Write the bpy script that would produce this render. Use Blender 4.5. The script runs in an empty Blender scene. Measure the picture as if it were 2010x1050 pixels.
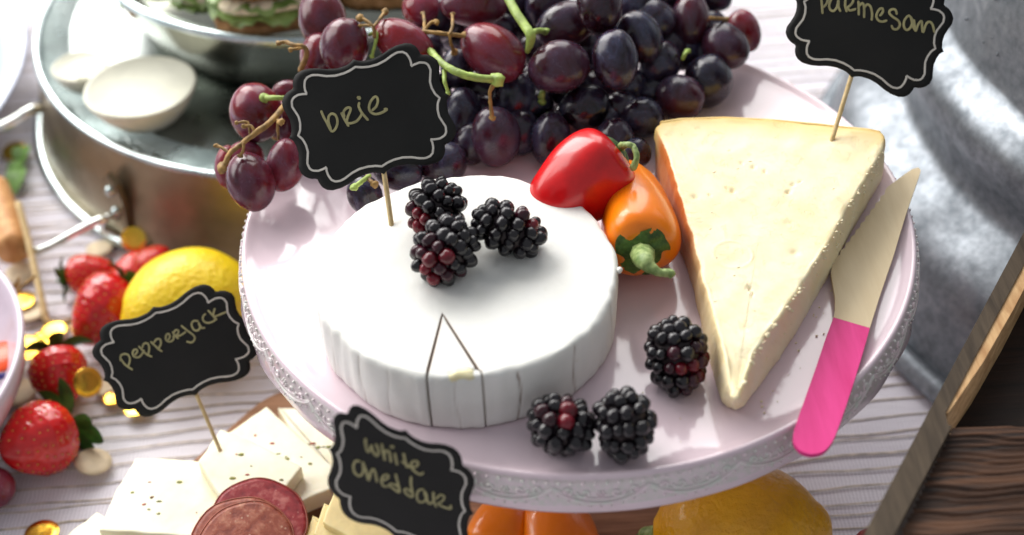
import bpy, math, random
import numpy as np
from mathutils import Vector, Matrix, Quaternion
random.seed(7)
rng = np.random.default_rng(11)
sc = bpy.context.scene
COL = sc.collection
CM = 0.01
# ------------------------------------------------------------------ camera
FPX, IW, IH = 2800.0, 2010.0, 1050.0
CAMC = np.array([-2.634, -43.648, 49.352])          # centimetres, table top at z = 0
PITCH, ROLL = 0.738, -0.046
R_ = np.array([1.0, 0, 0]); U_ = np.array([0, math.sin(PITCH), math.cos(PITCH)]); FW = np.array([0, math.cos(PITCH), -math.sin(PITCH)])
RT = math.cos(ROLL)*R_ + math.sin(ROLL)*U_
UP = -math.sin(ROLL)*R_ + math.cos(ROLL)*U_
cd = bpy.data.cameras.new('camera'); cam = bpy.data.objects.new('camera', cd); COL.objects.link(cam)
cd.sensor_width = 36; cd.lens = FPX/IW*36; cd.clip_start = 0.01; cd.clip_end = 50
m = Matrix((RT, UP, -FW)).transposed().to_4x4(); m.translation = Vector(CAMC*CM)
cam.matrix_world = m
cd.dof.use_dof = True; cd.dof.focus_distance = 0.545; cd.dof.aperture_fstop = 5.6
sc.camera = cam
# ------------------------------------------------------------------ light and exposure
w = bpy.data.worlds.new('World'); sc.world = w; w.use_nodes = True
w.node_tree.nodes['Background'].inputs[0].default_value = (0.90, 0.94, 1.0, 1)
w.node_tree.nodes['Background'].inputs[1].default_value = 0.36
sc.view_settings.view_transform = 'Standard'; sc.view_settings.look = 'None'
sc.view_settings.exposure = 0.08; sc.view_settings.gamma = 1.0
def window_light(name, loc, target, sx, sy, power, col=(1, .98, .95)):
    l = bpy.data.lights.new(name, 'AREA'); l.shape = 'RECTANGLE'; l.size = sx*CM; l.size_y = sy*CM
    l.energy = power; l.color = col
    o = bpy.data.objects.new(name, l); COL.objects.link(o)
    o.location = Vector(loc)*CM
    d = Vector(target)-Vector(loc); o.rotation_euler = d.to_track_quat('-Z', 'Y').to_euler()
    return o
window_light('window_pane_light', (-72, 118, 108), (-5, 5, 10), 84, 120, 30.0)
window_light('window_pane_light', (20, 124, 112), (0, 5, 10), 84, 120, 13.0)
window_light('window_pane_light', (-125, 50, 92), (-10, 5, 10), 90, 120, 17.0)


def at(px, py, z):
    """place on the horizontal level z (cm) that the photograph shows at this spot"""
    x = (px-IW/2)/FPX; y = -(py-IH/2)/FPX
    d = x*RT + y*UP + FW
    return CAMC + (z-CAMC[2])/d[2]*d
def onplane(px, py, P0, n):
    x = (px-IW/2)/FPX; y = -(py-IH/2)/FPX
    d = x*RT + y*UP + FW
    return CAMC + np.dot(np.asarray(P0)-CAMC, n)/np.dot(d, n)*d
def depth(P): return float(np.dot(np.asarray(P)-CAMC, FW))
def cmpx(P): return depth(P)/FPX      # cm per photo pixel at P

# ------------------------------------------------------------------ materials
def lin(c):
    return tuple(((v/255)/12.92 if v/255 <= .04045 else ((v/255+.055)/1.055)**2.4) for v in c)
class Mat:
    def __init__(s, name, rough=.5, metal=0, spec=.5, coat=0, sss=0, sssr=(1, .3, .2), sssc=.003):
        s.m = bpy.data.materials.new(name); s.m.use_nodes = True; s.n = s.m.node_tree.nodes; s.l = s.m.node_tree.links
        s.b = s.n['Principled BSDF']; i = s.b.inputs
        i['Roughness'].default_value = rough; i['Metallic'].default_value = metal
        i['Specular IOR Level'].default_value = spec; i['Coat Weight'].default_value = coat; i['Coat Roughness'].default_value = .08
        if sss:
            i['Subsurface Weight'].default_value = sss; i['Subsurface Radius'].default_value = sssr; i['Subsurface Scale'].default_value = sssc
        s.tc = s.n.new('ShaderNodeTexCoord'); s.oi = s.n.new('ShaderNodeObjectInfo')
    def mp(s, scale=(1, 1, 1), rot=(0, 0, 0)):
        k = s.n.new('ShaderNodeMapping'); k.inputs['Scale'].default_value = tuple(100*v for v in scale); k.inputs['Rotation'].default_value = rot
        s.l.new(s.tc.outputs['Object'], k.inputs[0]); return k.outputs[0]
    def noise(s, scale, detail=4, rough=.55, stretch=(1, 1, 1), rnd=True, dist=0, rot=(0, 0, 0)):
        k = s.n.new('ShaderNodeTexNoise'); k.noise_dimensions = '4D'
        k.inputs['Scale'].default_value = scale; k.inputs['Detail'].default_value = detail; k.inputs['Roughness'].default_value = rough
        k.inputs['Distortion'].default_value = dist
        s.l.new(s.mp(stretch, rot), k.inputs['Vector'])
        if rnd:
            mu = s.math('MULTIPLY', s.oi.outputs['Random'], 20.0); s.l.new(mu, k.inputs['W'])
        return k.outputs['Fac']
    def vor(s, scale, stretch=(1, 1, 1), feature='F1'):
        k = s.n.new('ShaderNodeTexVoronoi'); k.feature = feature; k.inputs['Scale'].default_value = scale
        s.l.new(s.mp(stretch), k.inputs['Vector']); return k.outputs['Distance']
    def math(s, op, a, b=0.0, clamp=False):
        k = s.n.new('ShaderNodeMath'); k.operation = op; k.use_clamp = clamp
        for i, v in ((0, a), (1, b)):
            if isinstance(v, (int, float)): k.inputs[i].default_value = v
            else: s.l.new(v, k.inputs[i])
        return k.outputs[0]
    def ramp(s, f, stops):
        k = s.n.new('ShaderNodeValToRGB'); e = k.color_ramp.elements
        while len(e) < len(stops): e.new(.5)
        for q, (p, c) in zip(e, stops):
            q.position = p
            c = (c, c, c) if isinstance(c, (int, float)) else lin(c)
            q.color = (*c, 1)
        s.l.new(f, k.inputs[0]); return k.outputs[0]
    def mix(s, f, a, b, mode='MIX'):
        k = s.n.new('ShaderNodeMix'); k.data_type = 'RGBA'; k.blend_type = mode
        def put(i, v):
            if isinstance(v, (int, float)): k.inputs[i].default_value = v
            elif isinstance(v, tuple): k.inputs[i].default_value = (*lin(v), 1)
            else: s.l.new(v, k.inputs[i])
        put(0, f); put(6, a); put(7, b); return k.outputs[2]
    def color(s, c):
        if isinstance(c, tuple): s.b.inputs['Base Color'].default_value = (*lin(c), 1)
        else: s.l.new(c, s.b.inputs['Base Color'])
        return s
    def inp(s, name, v): s.l.new(v, s.b.inputs[name]); return s
    def bump(s, h, dist=.02, strength=1.0):
        k = s.n.new('ShaderNodeBump'); k.inputs['Strength'].default_value = strength; k.inputs['Distance'].default_value = dist*CM
        s.l.new(h, k.inputs['Height'])
        if s.b.inputs['Normal'].is_linked: s.l.new(s.b.inputs['Normal'].links[0].from_socket, k.inputs['Normal'])
        s.l.new(k.outputs[0], s.b.inputs['Normal']); return s
    def sep(s):
        k = s.n.new('ShaderNodeSeparateXYZ'); s.l.new(s.mp(), k.inputs[0]); return k.outputs
    def attr(s, name):
        k = s.n.new('ShaderNodeAttribute'); k.attribute_name = name; return k.outputs['Fac']
def simple(name, c, rough=.5, var=.12, nscale=1.5, bump=0, bscale=8, **k):
    a = Mat(name, rough, **k); f = a.noise(nscale)
    lo = tuple(v*(1-var) for v in c); hi = tuple(min(255, v*(1+var)) for v in c)
    a.color(a.ramp(f, [(.3, lo), (.7, hi)]))
    if bump: a.bump(a.noise(bscale), bump)
    return a.m
def metal(name, lo, hi, rough=(.2, .45), nscale=.4, stretch=(1, 1, 1), bump=.01, bscale=3, met=1.0):
    a = Mat(name, .3, met); f = a.noise(nscale, 6, stretch=stretch)
    a.color(a.ramp(f, [(.3, lo), (.7, hi)])); a.inp('Roughness', a.ramp(a.noise(nscale*2.3, 5), [(.3, rough[0]), (.7, rough[1])]))
    a.bump(a.noise(bscale, 3), bump); return a.m
M = {}
# pink glazed ceramic
a = Mat('pink_ceramic', .12, coat=.6); z = a.sep()[2]; xx, yy = a.sep()[0], a.sep()[1]
rad = a.math('SQRT', a.math('ADD', a.math('MULTIPLY', xx, xx), a.math('MULTIPLY', yy, yy)))
wv = a.noise(1.2, 3, rnd=False)
band = a.math('MULTIPLY', a.math('GREATER_THAN', a.math('ADD', z, a.math('MULTIPLY', wv, .25)), -.86), a.math('MULTIPLY', a.math('LESS_THAN', z, .12), a.math('GREATER_THAN', rad, 13.36)))
base = a.ramp(a.noise(.15, 3), [(.3, (229, 207, 216)), (.7, (233, 213, 221))])
a.color(a.mix(a.math('MULTIPLY', band, .85), base, a.ramp(a.noise(5, 2), [(.35, (206, 204, 196)), (.65, (226, 208, 214))])))
a.bump(a.noise(.35, 2), .03).bump(a.noise(3, 2), .002)
M['plate'] = a.m
a = Mat('lace_glaze', .22, coat=.4); a.color(a.ramp(a.noise(3, 3), [(.38, (226, 228, 220)), (.62, (242, 222, 228))])); M['lace'] = a.m
# brie rind
a = Mat('brie_rind', .75, spec=.25, sss=.15, sssr=(1, .9, .8), sssc=.002)
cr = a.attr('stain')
base = a.ramp(a.noise(.9, 5), [(.3, (240, 239, 232)), (.75, (246, 245, 240))])
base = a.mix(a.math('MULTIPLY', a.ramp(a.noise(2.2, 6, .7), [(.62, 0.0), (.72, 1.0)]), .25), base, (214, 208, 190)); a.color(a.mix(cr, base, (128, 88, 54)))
a.bump(a.noise(.5, 3), .06).bump(a.noise(9, 4), .012)
M['brie'] = a.m
M['brie_paste'] = simple('brie_paste', (243, 232, 190), .5, .04, 3, .03, 4, sss=.3, sssr=(1, .8, .4))
# parmesan
a = Mat('parmesan_paste', .5, spec=.4, sss=.25, sssr=(1, .75, .4), sssc=.003)
n1 = a.noise(.55, 6, .6, dist=.6)
base = a.ramp(n1, [(.25, (243, 223, 173)), (.5, (247, 231, 190)), (.75, (249, 238, 206))])
n2 = a.ramp(a.noise(1.1, 8, .7, dist=1.2), [(.44, 1.0), (.49, 0.35), (.54, 1.0)])
a.color(a.mix(a.attr('stain'), a.mix(a.attr('rindy'), base, (232, 196, 116)), (204, 118, 50)))  # orange mix paints the pepper's reflection onto the left face
a.bump(a.noise(.6, 3), .03).bump(a.ramp(a.noise(1.3, 8, .7, dist=1.5), [(.36, 0.0), (.44, 1.0)]), .010).bump(a.noise(5, 5, .65), .014)
M['parm'] = a.m
M['parm_crumb'] = simple('parmesan_crumb', (246, 232, 194), .5, .04, 3, .02, 6)
a = Mat('parmesan_rind', .45, spec=.4); a.color(a.ramp(a.noise(1.5, 6), [(.3, (222, 180, 96)), (.7, (238, 208, 138))])); a.bump(a.noise(3, 6), .04); M['parm_rind'] = a.m
# grapes
def grape(name, c0, c1, bloom, bl):
    a = Mat(name, .22, spec=.5, sss=.25, sssr=(1, .15, .12), sssc=.004)
    n1 = a.noise(.55, 4); col = a.ramp(n1, [(.32, c0), (.7, c1)])
    bf = a.ramp(a.noise(.8, 6, .7, dist=.8), [(.42, 0.0), (.72, bl)])
    sp = a.ramp(a.vor(7), [(.03, 1.0), (.08, 0.0)])
    sp = a.math('MULTIPLY', sp, a.ramp(a.noise(1.5), [(.5, 0.0), (.6, .55)]))
    c = a.mix(bf, col, bloom); c = a.mix(sp, c, (190, 165, 150))
    hv = a.n.new('ShaderNodeHueSaturation'); a.l.new(c, hv.inputs['Color'])
    a.l.new(a.ramp(a.oi.outputs['Random'], [(0, .75), (1, 1.25)]), hv.inputs['Value'])
    a.color(hv.outputs[0])
    a.inp('Roughness', a.ramp(bf, [(0, .16), (.6, .42)])); a.bump(a.noise(1.2, 3), .02); return a.m
M['grape_red'] = grape('red_grape_skin', (70, 12, 20), (142, 28, 34), (116, 96, 130), .42)
M['grape_black'] = grape('black_grape_skin', (15, 9, 17), (46, 16, 28), (84, 90, 124), .5)
M['grape_purple'] = grape('purple_grape_skin', (26, 10, 18), (78, 24, 36), (92, 88, 118), .46)
M['stem_green'] = simple('green_grape_stem', (150, 172, 84), .5, .22, 2, .03, 6)
M['stem_brown'] = simple('brown_grape_stem', (140, 108, 56), .6, .3, 2.5, .04, 6)
M['drupe'] = simple('black_drupelet', (17, 11, 17), .22, .35, .6, spec=.6)
M['drupe_red'] = simple('red_drupelet', (92, 16, 28), .17, .4, .8, sss=.2)
M['drupe_mid'] = simple('dark_maroon_drupelet', (48, 13, 24), .2, .4, .8, sss=.1)
M['core'] = simple('berry_core', (30, 8, 12), .5)
M['red_pepper'] = simple('red_pepper_skin', (206, 12, 18), .26, .15, .5, .02, .8, coat=.25, sss=.12)
M['orange_pepper'] = simple('orange_pepper_skin', (255, 128, 0), .28, .08, .5, .02, .8, coat=.25, sss=.12)
a = Mat('pepper_green', .5); a.color(a.ramp(a.noise(2.2, 5), [(.35, (38, 68, 18)), (.65, (88, 122, 44))])); a.bump(a.noise(3.5, 5), .10); M['calyx'] = a.m
a = Mat('pepper_stem', .5); a.color(a.ramp(a.noise(2.2, 5, stretch=(2, 2, .5)), [(.35, (100, 128, 62)), (.65, (170, 188, 120))])); a.bump(a.noise(5, 4), .04); M['pstem'] = a.m
a = Mat('blackboard_card', .62, spec=.35); a.color(a.ramp(a.noise(.35, 5), [(.35, (17, 17, 15)), (.7, (28, 27, 25))])); a.bump(a.noise(12, 3), .004); M['card'] = a.m
M['card_line'] = simple('white_print', (214, 208, 198), .6, .05, 3)
M['marker'] = simple('gold_marker', (165, 158, 112), .45, .12, 2.5)
def wood(name, c0, c1, stretch=(.35, 6, 6), rough=.6, sc_=1.0, bump=.02, rot=(0, 0, 0), mid=None, contrast=(.35, .65)):
    a = Mat(name, rough, spec=.3); f = a.noise(sc_, 7, .62, stretch=stretch, dist=.5, rot=rot)
    st = [(contrast[0], c0), (contrast[1], c1)]
    if mid: st.insert(1, ((contrast[0]+contrast[1])/2, mid))
    a.color(a.ramp(f, st)); a.bump(f, bump); return a
M['pick'] = wood('pick_wood', (198, 170, 118), (228, 204, 156), (4, 4, .4)).m
M['birch'] = wood('birch_wood', (206, 184, 146), (224, 206, 172), (2.5, .3, 2), .6, .8, .006, rot=(0, 0, math.radians(-15)), contrast=(.2, .8)).m
M['pink_paint'] = wood('pink_painted_wood', (205, 22, 112), (236, 66, 148), (2.5, .3, 2), .5, .8, .01, rot=(0, 0, math.radians(-15)), contrast=(.2, .8)).m
M['weathered'] = wood('weathered_wood', (54, 44, 34), (86, 73, 58), (3, .3, 3), .7, .9, .03, rot=(0, 0, math.radians(-32))).m
M['sawn'] = wood('sawn_pine_edge', (176, 132, 88), (222, 184, 134), (2.2, .5, 2), .6, 1.0, .02, rot=(0, 0, math.radians(-60))).m
M['dark_stain'] = wood('dark_stained_wood', (24, 14, 9), (48, 30, 20), (.12, 2.6, 2.6), .6, 1.2, .05).m
a = wood('brown_stained_wood', (28, 15, 9), (94, 62, 41), (.12, 2.3, 2.3), .55, 1.2, .09, mid=(64, 40, 25), contrast=(.38, .62)); M['brown_stain'] = a.m
M['board'] = wood('serving_board_wood', (120, 84, 62), (160, 120, 92), (.3, 4, 4), .55, .8, .02).m
M['handle_wood'] = wood('turned_handle_wood', (176, 120, 70), (214, 164, 108), (2, 2, .4), .5).m
M['galv'] = metal('galvanised_tub_steel', (150, 156, 162), (212, 218, 224), (.36, .55), .45, bump=.04, bscale=1.3, met=.72)
M['pan_top'] = metal('tin_pan_top', (118, 124, 122), (176, 182, 180), (.22, .38), .3, bump=.008)
a = Mat('galvanised_tub_steel', .45, .8); f = a.noise(.55, 7, .65, dist=.4); f2 = a.noise(2.2, 4, .6)
a.color(a.mix(.35, a.ramp(f, [(.32, (104, 110, 116)), (.5, (126, 132, 138)), (.68, (156, 161, 167))]), a.ramp(f2, [(.35, (100, 106, 112)), (.65, (176, 180, 186))])))
a.inp('Roughness', a.ramp(f, [(.35, .58), (.65, .42)])); a.bump(a.noise(.9, 4), .04).bump(a.noise(4, 3), .006); M['galv'] = a.m
a = Mat('tarnished_tin_side', .4, .85); a.color(a.ramp(a.noise(.22, 5, dist=.5), [(.3, (120, 110, 90)), (.5, (148, 134, 112)), (.75, (166, 152, 128))])); a.inp('Roughness', a.ramp(a.noise(.6, 4), [(.3, .3), (.7, .5)])); a.bump(a.noise(.7, 3), .03); M['pan_side'] = a.m
M['rim_metal'] = metal('rolled_rim_metal', (168, 182, 182), (210, 220, 220), (.15, .3), .6)
M['bowl_metal'] = metal('bowl_aluminium', (128, 130, 118), (182, 184, 172), (.16, .3), .15, stretch=(.2, .2, 4), bump=.004)
M['wire'] = metal('chrome_wire', (200, 206, 200), (236, 238, 232), (.1, .2), 1)
M['gold'] = metal('gold_foil', (226, 168, 40), (255, 216, 96), (.12, .25), .8, bump=.01)
M['lemon'] = simple('lemon_peel', (252, 208, 16), .38, .07, .6, .11, 4.2, coat=.2, sss=.15, sssr=(1, .7, .1))
M['lemon_deep'] = simple('deep_lemon_peel', (244, 172, 14), .36, .1, .6, .13, 3.8, coat=.25, sss=.15, sssr=(1, .7, .1))
a = Mat('strawberry_skin', .22, coat=.4, sss=.2); a.color(a.ramp(a.noise(.6, 4), [(.3, (172, 10, 16)), (.7, (224, 28, 28))])); M['straw'] = a.m
M['seed'] = simple('strawberry_seed', (206, 150, 62), .4, .2, 3)
M['leaf'] = simple('strawberry_leaf', (50, 96, 34), .45, .35, 1.6, .05, 4)
a = Mat('pepperjack_cheese', .42, sss=.3, sssr=(1, .85, .5), sssc=.003); a.color(a.ramp(a.noise(.8, 5), [(.3, (244, 236, 200)), (.7, (250, 246, 224))])); a.bump(a.noise(1.6, 5), .03); M['jack'] = a.m
M['cheddar'] = simple('white_cheddar', (240, 220, 158), .45, .05, 1.2, .03, 3, sss=.3, sssr=(1, .8, .4))
a = Mat('salami_meat', .5, sss=.15); f = a.noise(2.6, 5, .6); v = a.ramp(a.vor(3.4), [(.06, 1.0), (.2, 0.0)])
a.color(a.mix(a.math('MULTIPLY', v, .6), a.ramp(f, [(.3, (112, 42, 32)), (.52, (156, 80, 58)), (.7, (190, 128, 102))]), (218, 184, 158))); a.bump(f, .04); M['salami'] = a.m
a = Mat('cured_salami_meat', .45, sss=.15); f = a.noise(2.4, 5, .6)
v = a.ramp(a.vor(4.2), [(.05, .6), (.16, 0.0)]); a.color(a.mix(v, a.ramp(f, [(.3, (116, 24, 32)), (.52, (156, 46, 52)), (.7, (196, 118, 110))]), (222, 170, 156))); a.bump(f, .03); M['salami_red'] = a.m
M['casing'] = simple('salami_casing', (150, 78, 58), .5, .15, 3)
M['fleck_green'] = simple('green_pepper_fleck', (116, 118, 42), .5, .4, 6)
M['fleck_red'] = simple('red_pepper_fleck', (150, 60, 36), .5, .4, 6)
M['mayo'] = simple('cream_sauce', (216, 208, 172), .45, .03, 1, .05, 2, sss=.2, sssr=(1, .9, .7))
M['paper_cup'] = simple('ivory_cup', (226, 224, 204), .5, .03, 1)
M['china'] = simple('white_china', (172, 182, 206), .2, .02, 1, coat=.3)
M['china_pink'] = simple('pink_white_china', (206, 192, 204), .2, .03, 1, coat=.4)
a = Mat('toasted_bread', .8, spec=.2); f = a.noise(2.2, 8, .7); a.color(a.ramp(f, [(.3, (112, 76, 40)), (.55, (170, 128, 84)), (.75, (214, 180, 138))])); a.bump(f, .25); M['bread'] = a.m
M['crumb'] = simple('bread_crumb', (226, 214, 184), .8, .1, 2, .2, 3)
a = Mat('lettuce_leaf', .4, sss=.2, sssr=(.5, 1, .3)); a.color(a.ramp(a.noise(.9, 5), [(.3, (74, 108, 36)), (.6, (150, 176, 98)), (.8, (208, 220, 172))])); a.bump(a.noise(2, 5), .1); M['lettuce'] = a.m
M['sage'] = simple('green_herb_leaf', (108, 150, 66), .5, .25, 1.5, .05, 3)
M['disc_wood'] = simple('pale_wood_disc', (214, 196, 164), .6, .08, 2)
M['orange_sauce'] = simple('orange_plastic', (230, 80, 30), .3, .05)
M['blue_trim'] = simple('blue_trim', (52, 48, 120), .4, .1)
M['table'] = wood('table_wood', (78, 54, 44), (122, 90, 74), (.2, 3, 3), .5, .6, .02).m
a = Mat('gauze_cloth', .9, spec=.1)
s_ = a.sep()
def lines(v, per, wd):
    k = a.math('FRACT', a.math('MULTIPLY', v, 1/per)); k = a.math('ABSOLUTE', a.math('SUBTRACT', k, .5)); return a.math('LESS_THAN', k, wd)
wob = a.math('MULTIPLY', a.noise(.8, 3, rnd=False), .25)
g = a.math('MAXIMUM', lines(a.math('ADD', s_[0], wob), .17, .16), lines(a.math('ADD', s_[1], wob), .15, .15))
big = a.ramp(a.noise(.25, 4, stretch=(.3, 2, 1), rnd=False), [(.35, (232, 228, 236)), (.65, (246, 243, 248))])
a.color(a.mix(a.math('MULTIPLY', g, .42), big, (160, 150, 164)))
a.bump(a.noise(.6, 4, stretch=(.3, 1.6, 1), rnd=False), .08)
M['cloth'] = a.m
M['thread'] = simple('beige_thread', (196, 182, 164), .9, .2, 2, .03, 10)
a = Mat('cling_film', .06, spec=.5); a.b.inputs['Alpha'].default_value = .08; a.color((245, 235, 215)); a.bump(a.noise(.7, 3, stretch=(1, 1, 3)), .12); M['film'] = a.m

# ------------------------------------------------------------------ object helpers (all lengths in cm)
LOC = {}
def tag(o, label=None, cat=None, group=None, kind=None):
    if label: o['label'] = label
    if cat: o['category'] = cat
    if group: o['group'] = group
    if kind: o['kind'] = kind
    return o
def thing(name, label, cat, loc, group=None):
    o = bpy.data.objects.new(name, None); o.empty_display_size = .01; COL.objects.link(o)
    o.location = Vector([float(v)*CM for v in loc]); LOC[o.name] = np.array([float(v) for v in loc])
    return tag(o, label, cat, group)
def mesh(name, V, F, mat, smooth=True, attrs=None):
    me = bpy.data.meshes.new(name); me.from_pydata([tuple(float(c)*CM for c in v) for v in V], [], [tuple(f) for f in F])
    if smooth: me.polygons.foreach_set('use_smooth', [True]*len(me.polygons))
    for m_ in (mat if isinstance(mat, list) else [mat]): me.materials.append(M[m_])
    if attrs:
        for k, vals in attrs.items():
            t = me.attributes.new(k, 'FLOAT', 'POINT'); t.data.foreach_set('value', [float(q) for q in vals])
    me.update(); return me
def absloc(o):
    return LOC.get(o.name, np.zeros(3)) if o else np.zeros(3)
def obj(name, V, F, mat, parent=None, smooth=True, attrs=None, origin=None):
    """vertices in world cm; the origin goes to the parent's origin (or `origin`)"""
    V = np.asarray(V, float)
    base = np.asarray(origin, float) if origin is not None else (absloc(parent) if parent else V.mean(0))
    o = bpy.data.objects.new(name, mesh(name, V-base, F, mat, smooth, attrs)); COL.objects.link(o)
    LOC[o.name] = base
    if parent:
        o.parent = parent; o.location = Vector((base-absloc(parent))*CM)
    else: o.location = Vector(base*CM)
    return o
def inst(name, me, parent, loc, rot=None, scale=(1, 1, 1), mat=None):
    """shares mesh data; loc in world cm, rot = 3x3 with columns the local axes"""
    o = bpy.data.objects.new(name, me); COL.objects.link(o); o.parent = parent
    R = Matrix([list(r) for r in rot]).to_4x4() if rot is not None else Matrix.Identity(4)
    S = Matrix.Diagonal((*scale, 1)); L = Matrix.Translation(Vector((np.asarray(loc, float)-absloc(parent))*CM))
    o.matrix_local = L @ R @ S
    return o
def join(parts):
    V = []; F = []; k = 0
    for v, f in parts:
        V += [tuple(q) for q in v]; F += [tuple(i+k for i in g) for g in f]; k += len(v)
    return V, F
def revolve(prof, n=96, c=(0, 0, 0), fn=None, cap0=True, cap1=True):
    V = []; F = []; k = len(prof)
    for i in range(n):
        t = 2*math.pi*i/n
        for j, (r, z) in enumerate(prof):
            if fn: r, z = fn(t, r, z, j)
            V.append((c[0]+r*math.cos(t), c[1]+r*math.sin(t), c[2]+z))
    for i in range(n):
        i2 = (i+1) % n
        for j in range(k-1): F.append((i*k+j, i2*k+j, i2*k+j+1, i*k+j+1))
    if cap0 and prof[0][0] > 1e-6: F.append([i*k for i in range(n)][::-1])
    if cap1 and prof[-1][0] > 1e-6: F.append([i*k+k-1 for i in range(n)])
    return V, F
def smoothline(P, n=6, closed=False):
    P = [np.asarray(p, float) for p in P]
    if len(P) < 3 and not closed: return [P[0]+(P[-1]-P[0])*t for t in np.linspace(0, 1, n+1)]
    out = []; N = len(P)
    for i in range(N if closed else N-1):
        g = (lambda q: P[q % N]) if closed else (lambda q: P[min(max(q, 0), N-1)])
        p0, p1, p2, p3 = g(i-1), g(i), g(i+1), g(i+2)
        for s in range(n):
            t = s/n
            out.append(.5*((2*p1)+(-p0+p2)*t+(2*p0-5*p1+4*p2-p3)*t*t+(-p0+3*p1-3*p2+p3)*t**3))
    if not closed: out.append(P[-1])
    return out
def tube(P, r, sides=8, n=5, flat=1.0, caps=True):
    P = smoothline(P, n); N = len(P)
    if callable(r): rr = [r(i/(N-1)) for i in range(N)]
    elif isinstance(r, (list, tuple)): rr = list(np.interp(np.linspace(0, 1, N), np.linspace(0, 1, len(r)), r))
    else: rr = [r]*N
    V = []; F = []
    T = [P[min(i+1, N-1)]-P[max(i-1, 0)] for i in range(N)]
    T = [t/(np.linalg.norm(t)+1e-9) for t in T]
    a = np.cross(T[0], [0, 0, 1.0])
    if np.linalg.norm(a) < .1: a = np.cross(T[0], [1.0, 0, 0])
    a /= np.linalg.norm(a)
    rings = []
    ends = [(0, -1), (N-1, 1)] if caps else []
    seq = []
    if caps: seq += [(0, -.9, .35), (0, -.55, .8)]
    seq += [(i, 0, 1) for i in range(N)]
    if caps: seq += [(N-1, .55, .8), (N-1, .9, .35)]
    for (i, off, sc2) in seq:
        a = a-np.dot(a, T[i])*T[i]; a /= np.linalg.norm(a); b = np.cross(T[i], a)
        c = P[i]+T[i]*off*rr[i]
        for k in range(sides):
            t = 2*math.pi*k/sides
            V.append(c+rr[i]*sc2*(math.cos(t)*a+flat*math.sin(t)*b))
    K = len(seq)
    for i in range(K-1):
        for k in range(sides):
            k2 = (k+1) % sides
            F.append((i*sides+k, i*sides+k2, (i+1)*sides+k2, (i+1)*sides+k))
    F.append(list(range(sides))[::-1]); F.append([(K-1)*sides+k for k in range(sides)])
    return V, F
def sphere(n=16, m=10, r=(1, 1, 1), c=(0, 0, 0), fn=None):
    V = [(0, 0, 1)]; F = []
    for j in range(1, m):
        p = math.pi*j/m
        for i in range(n):
            t = 2*math.pi*i/n; V.append((math.sin(p)*math.cos(t), math.sin(p)*math.sin(t), math.cos(p)))
    V.append((0, 0, -1)); e = len(V)-1
    for i in range(n):
        i2 = (i+1) % n
        F.append((0, 1+i, 1+i2))
        for j in range(m-2):
            a = 1+j*n; F.append((a+i, a+n+i, a+n+i2, a+i2))
        a = 1+(m-2)*n; F.append((a+i, e, a+i2))
    V = np.array(V, float)
    if fn: V = np.array([fn(v) for v in V])
    return V*np.array(r)+np.array(c), F
def extr(outline, vec):
    """closed outline (3-D points) extruded by vec: front face = outline + vec"""
    n = len(outline); V = [np.asarray(p, float) for p in outline]; V += [p+vec for p in V[:n]]
    F = [list(range(n))[::-1], [n+i for i in range(n)]]+[(i, (i+1) % n, n+(i+1) % n, n+i) for i in range(n)]
    return V, F
def axes(zdir, hint=(0, 0, 1)):
    z = np.asarray(zdir, float); z = z/np.linalg.norm(z); x = np.cross(hint, z)
    if np.linalg.norm(x) < 1e-3: x = np.cross((1, 0, 0), z)
    x /= np.linalg.norm(x); y = np.cross(z, x); return np.array([x, y, z]).T
def resample(P, N, closed=True):
    P = np.array([np.asarray(p, float) for p in P]); Q = np.vstack([P, P[:1]]) if closed else P
    d = np.r_[0, np.cumsum(np.linalg.norm(np.diff(Q, axis=0), axis=1))]
    t = np.linspace(0, d[-1], N+1)[:-1] if closed else np.linspace(0, d[-1], N)
    return np.array([np.interp(t, d, Q[:, k]) for k in range(Q.shape[1])]).T
def prism(bot, top, levels, cap=True, jig=0, seed=0):
    """bot/top: matching (N,3) outlines; levels: list of (t, inset) - t lerps bottom to top, inset moves inward in xy"""
    bot = np.asarray(bot, float); top = np.asarray(top, float); N = len(bot); rg = np.random.default_rng(seed)
    V = []; F = []
    area = np.sum(bot[:, 0]*np.roll(bot[:, 1], -1)-np.roll(bot[:, 0], -1)*bot[:, 1])
    nz = rg.normal(0, 1, N); ker = np.exp(-np.arange(-6, 7)**2/8); nz = np.convolve(np.r_[nz[-6:], nz, nz[:6]], ker/ker.sum(), 'valid')
    for t, ins in levels:
        P = bot*(1-t)+top*t
        T = np.roll(P, -2, 0)-np.roll(P, 2, 0); Nn = np.c_[-T[:, 1], T[:, 0], 0*T[:, 0]]
        Nn /= np.linalg.norm(Nn, axis=1)[:, None]+1e-9
        if area < 0: Nn = -Nn
        V += list(P+Nn*(ins+jig*nz*(1 if t > .5 else .5))[:, None] if hasattr(nz, 'shape') else P)
    L = len(levels)
    for l in range(L-1):
        for i in range(N):
            i2 = (i+1) % N; q = (l*N+i, l*N+i2, (l+1)*N+i2, (l+1)*N+i); F.append(q if area > 0 else q[::-1])
    a = list(range(N)); b = [(L-1)*N+i for i in range(N)]
    if area > 0: F += [a[::-1], b]
    else: F += [a, b[::-1]]
    return V, F

# ================================================================== SETTING
ZP = 12.0      # top of the cake stand
V, F = join([([(-160, -70, -.3), (130, -70, -.3), (130, 190, -.3), (-160, 190, -.3), (-160, -70, -3), (130, -70, -3), (130, 190, -3), (-160, 190, -3)],
             [(0, 1, 2, 3), (7, 6, 5, 4), (0, 4, 5, 1), (1, 5, 6, 2), (2, 6, 7, 3), (3, 7, 4, 0)])])
t = obj('table_top', V, F, 'table', smooth=False, origin=(0, 0, 0)); tag(t, 'brown wooden table top under the gauze cloth', kind='structure')
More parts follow.
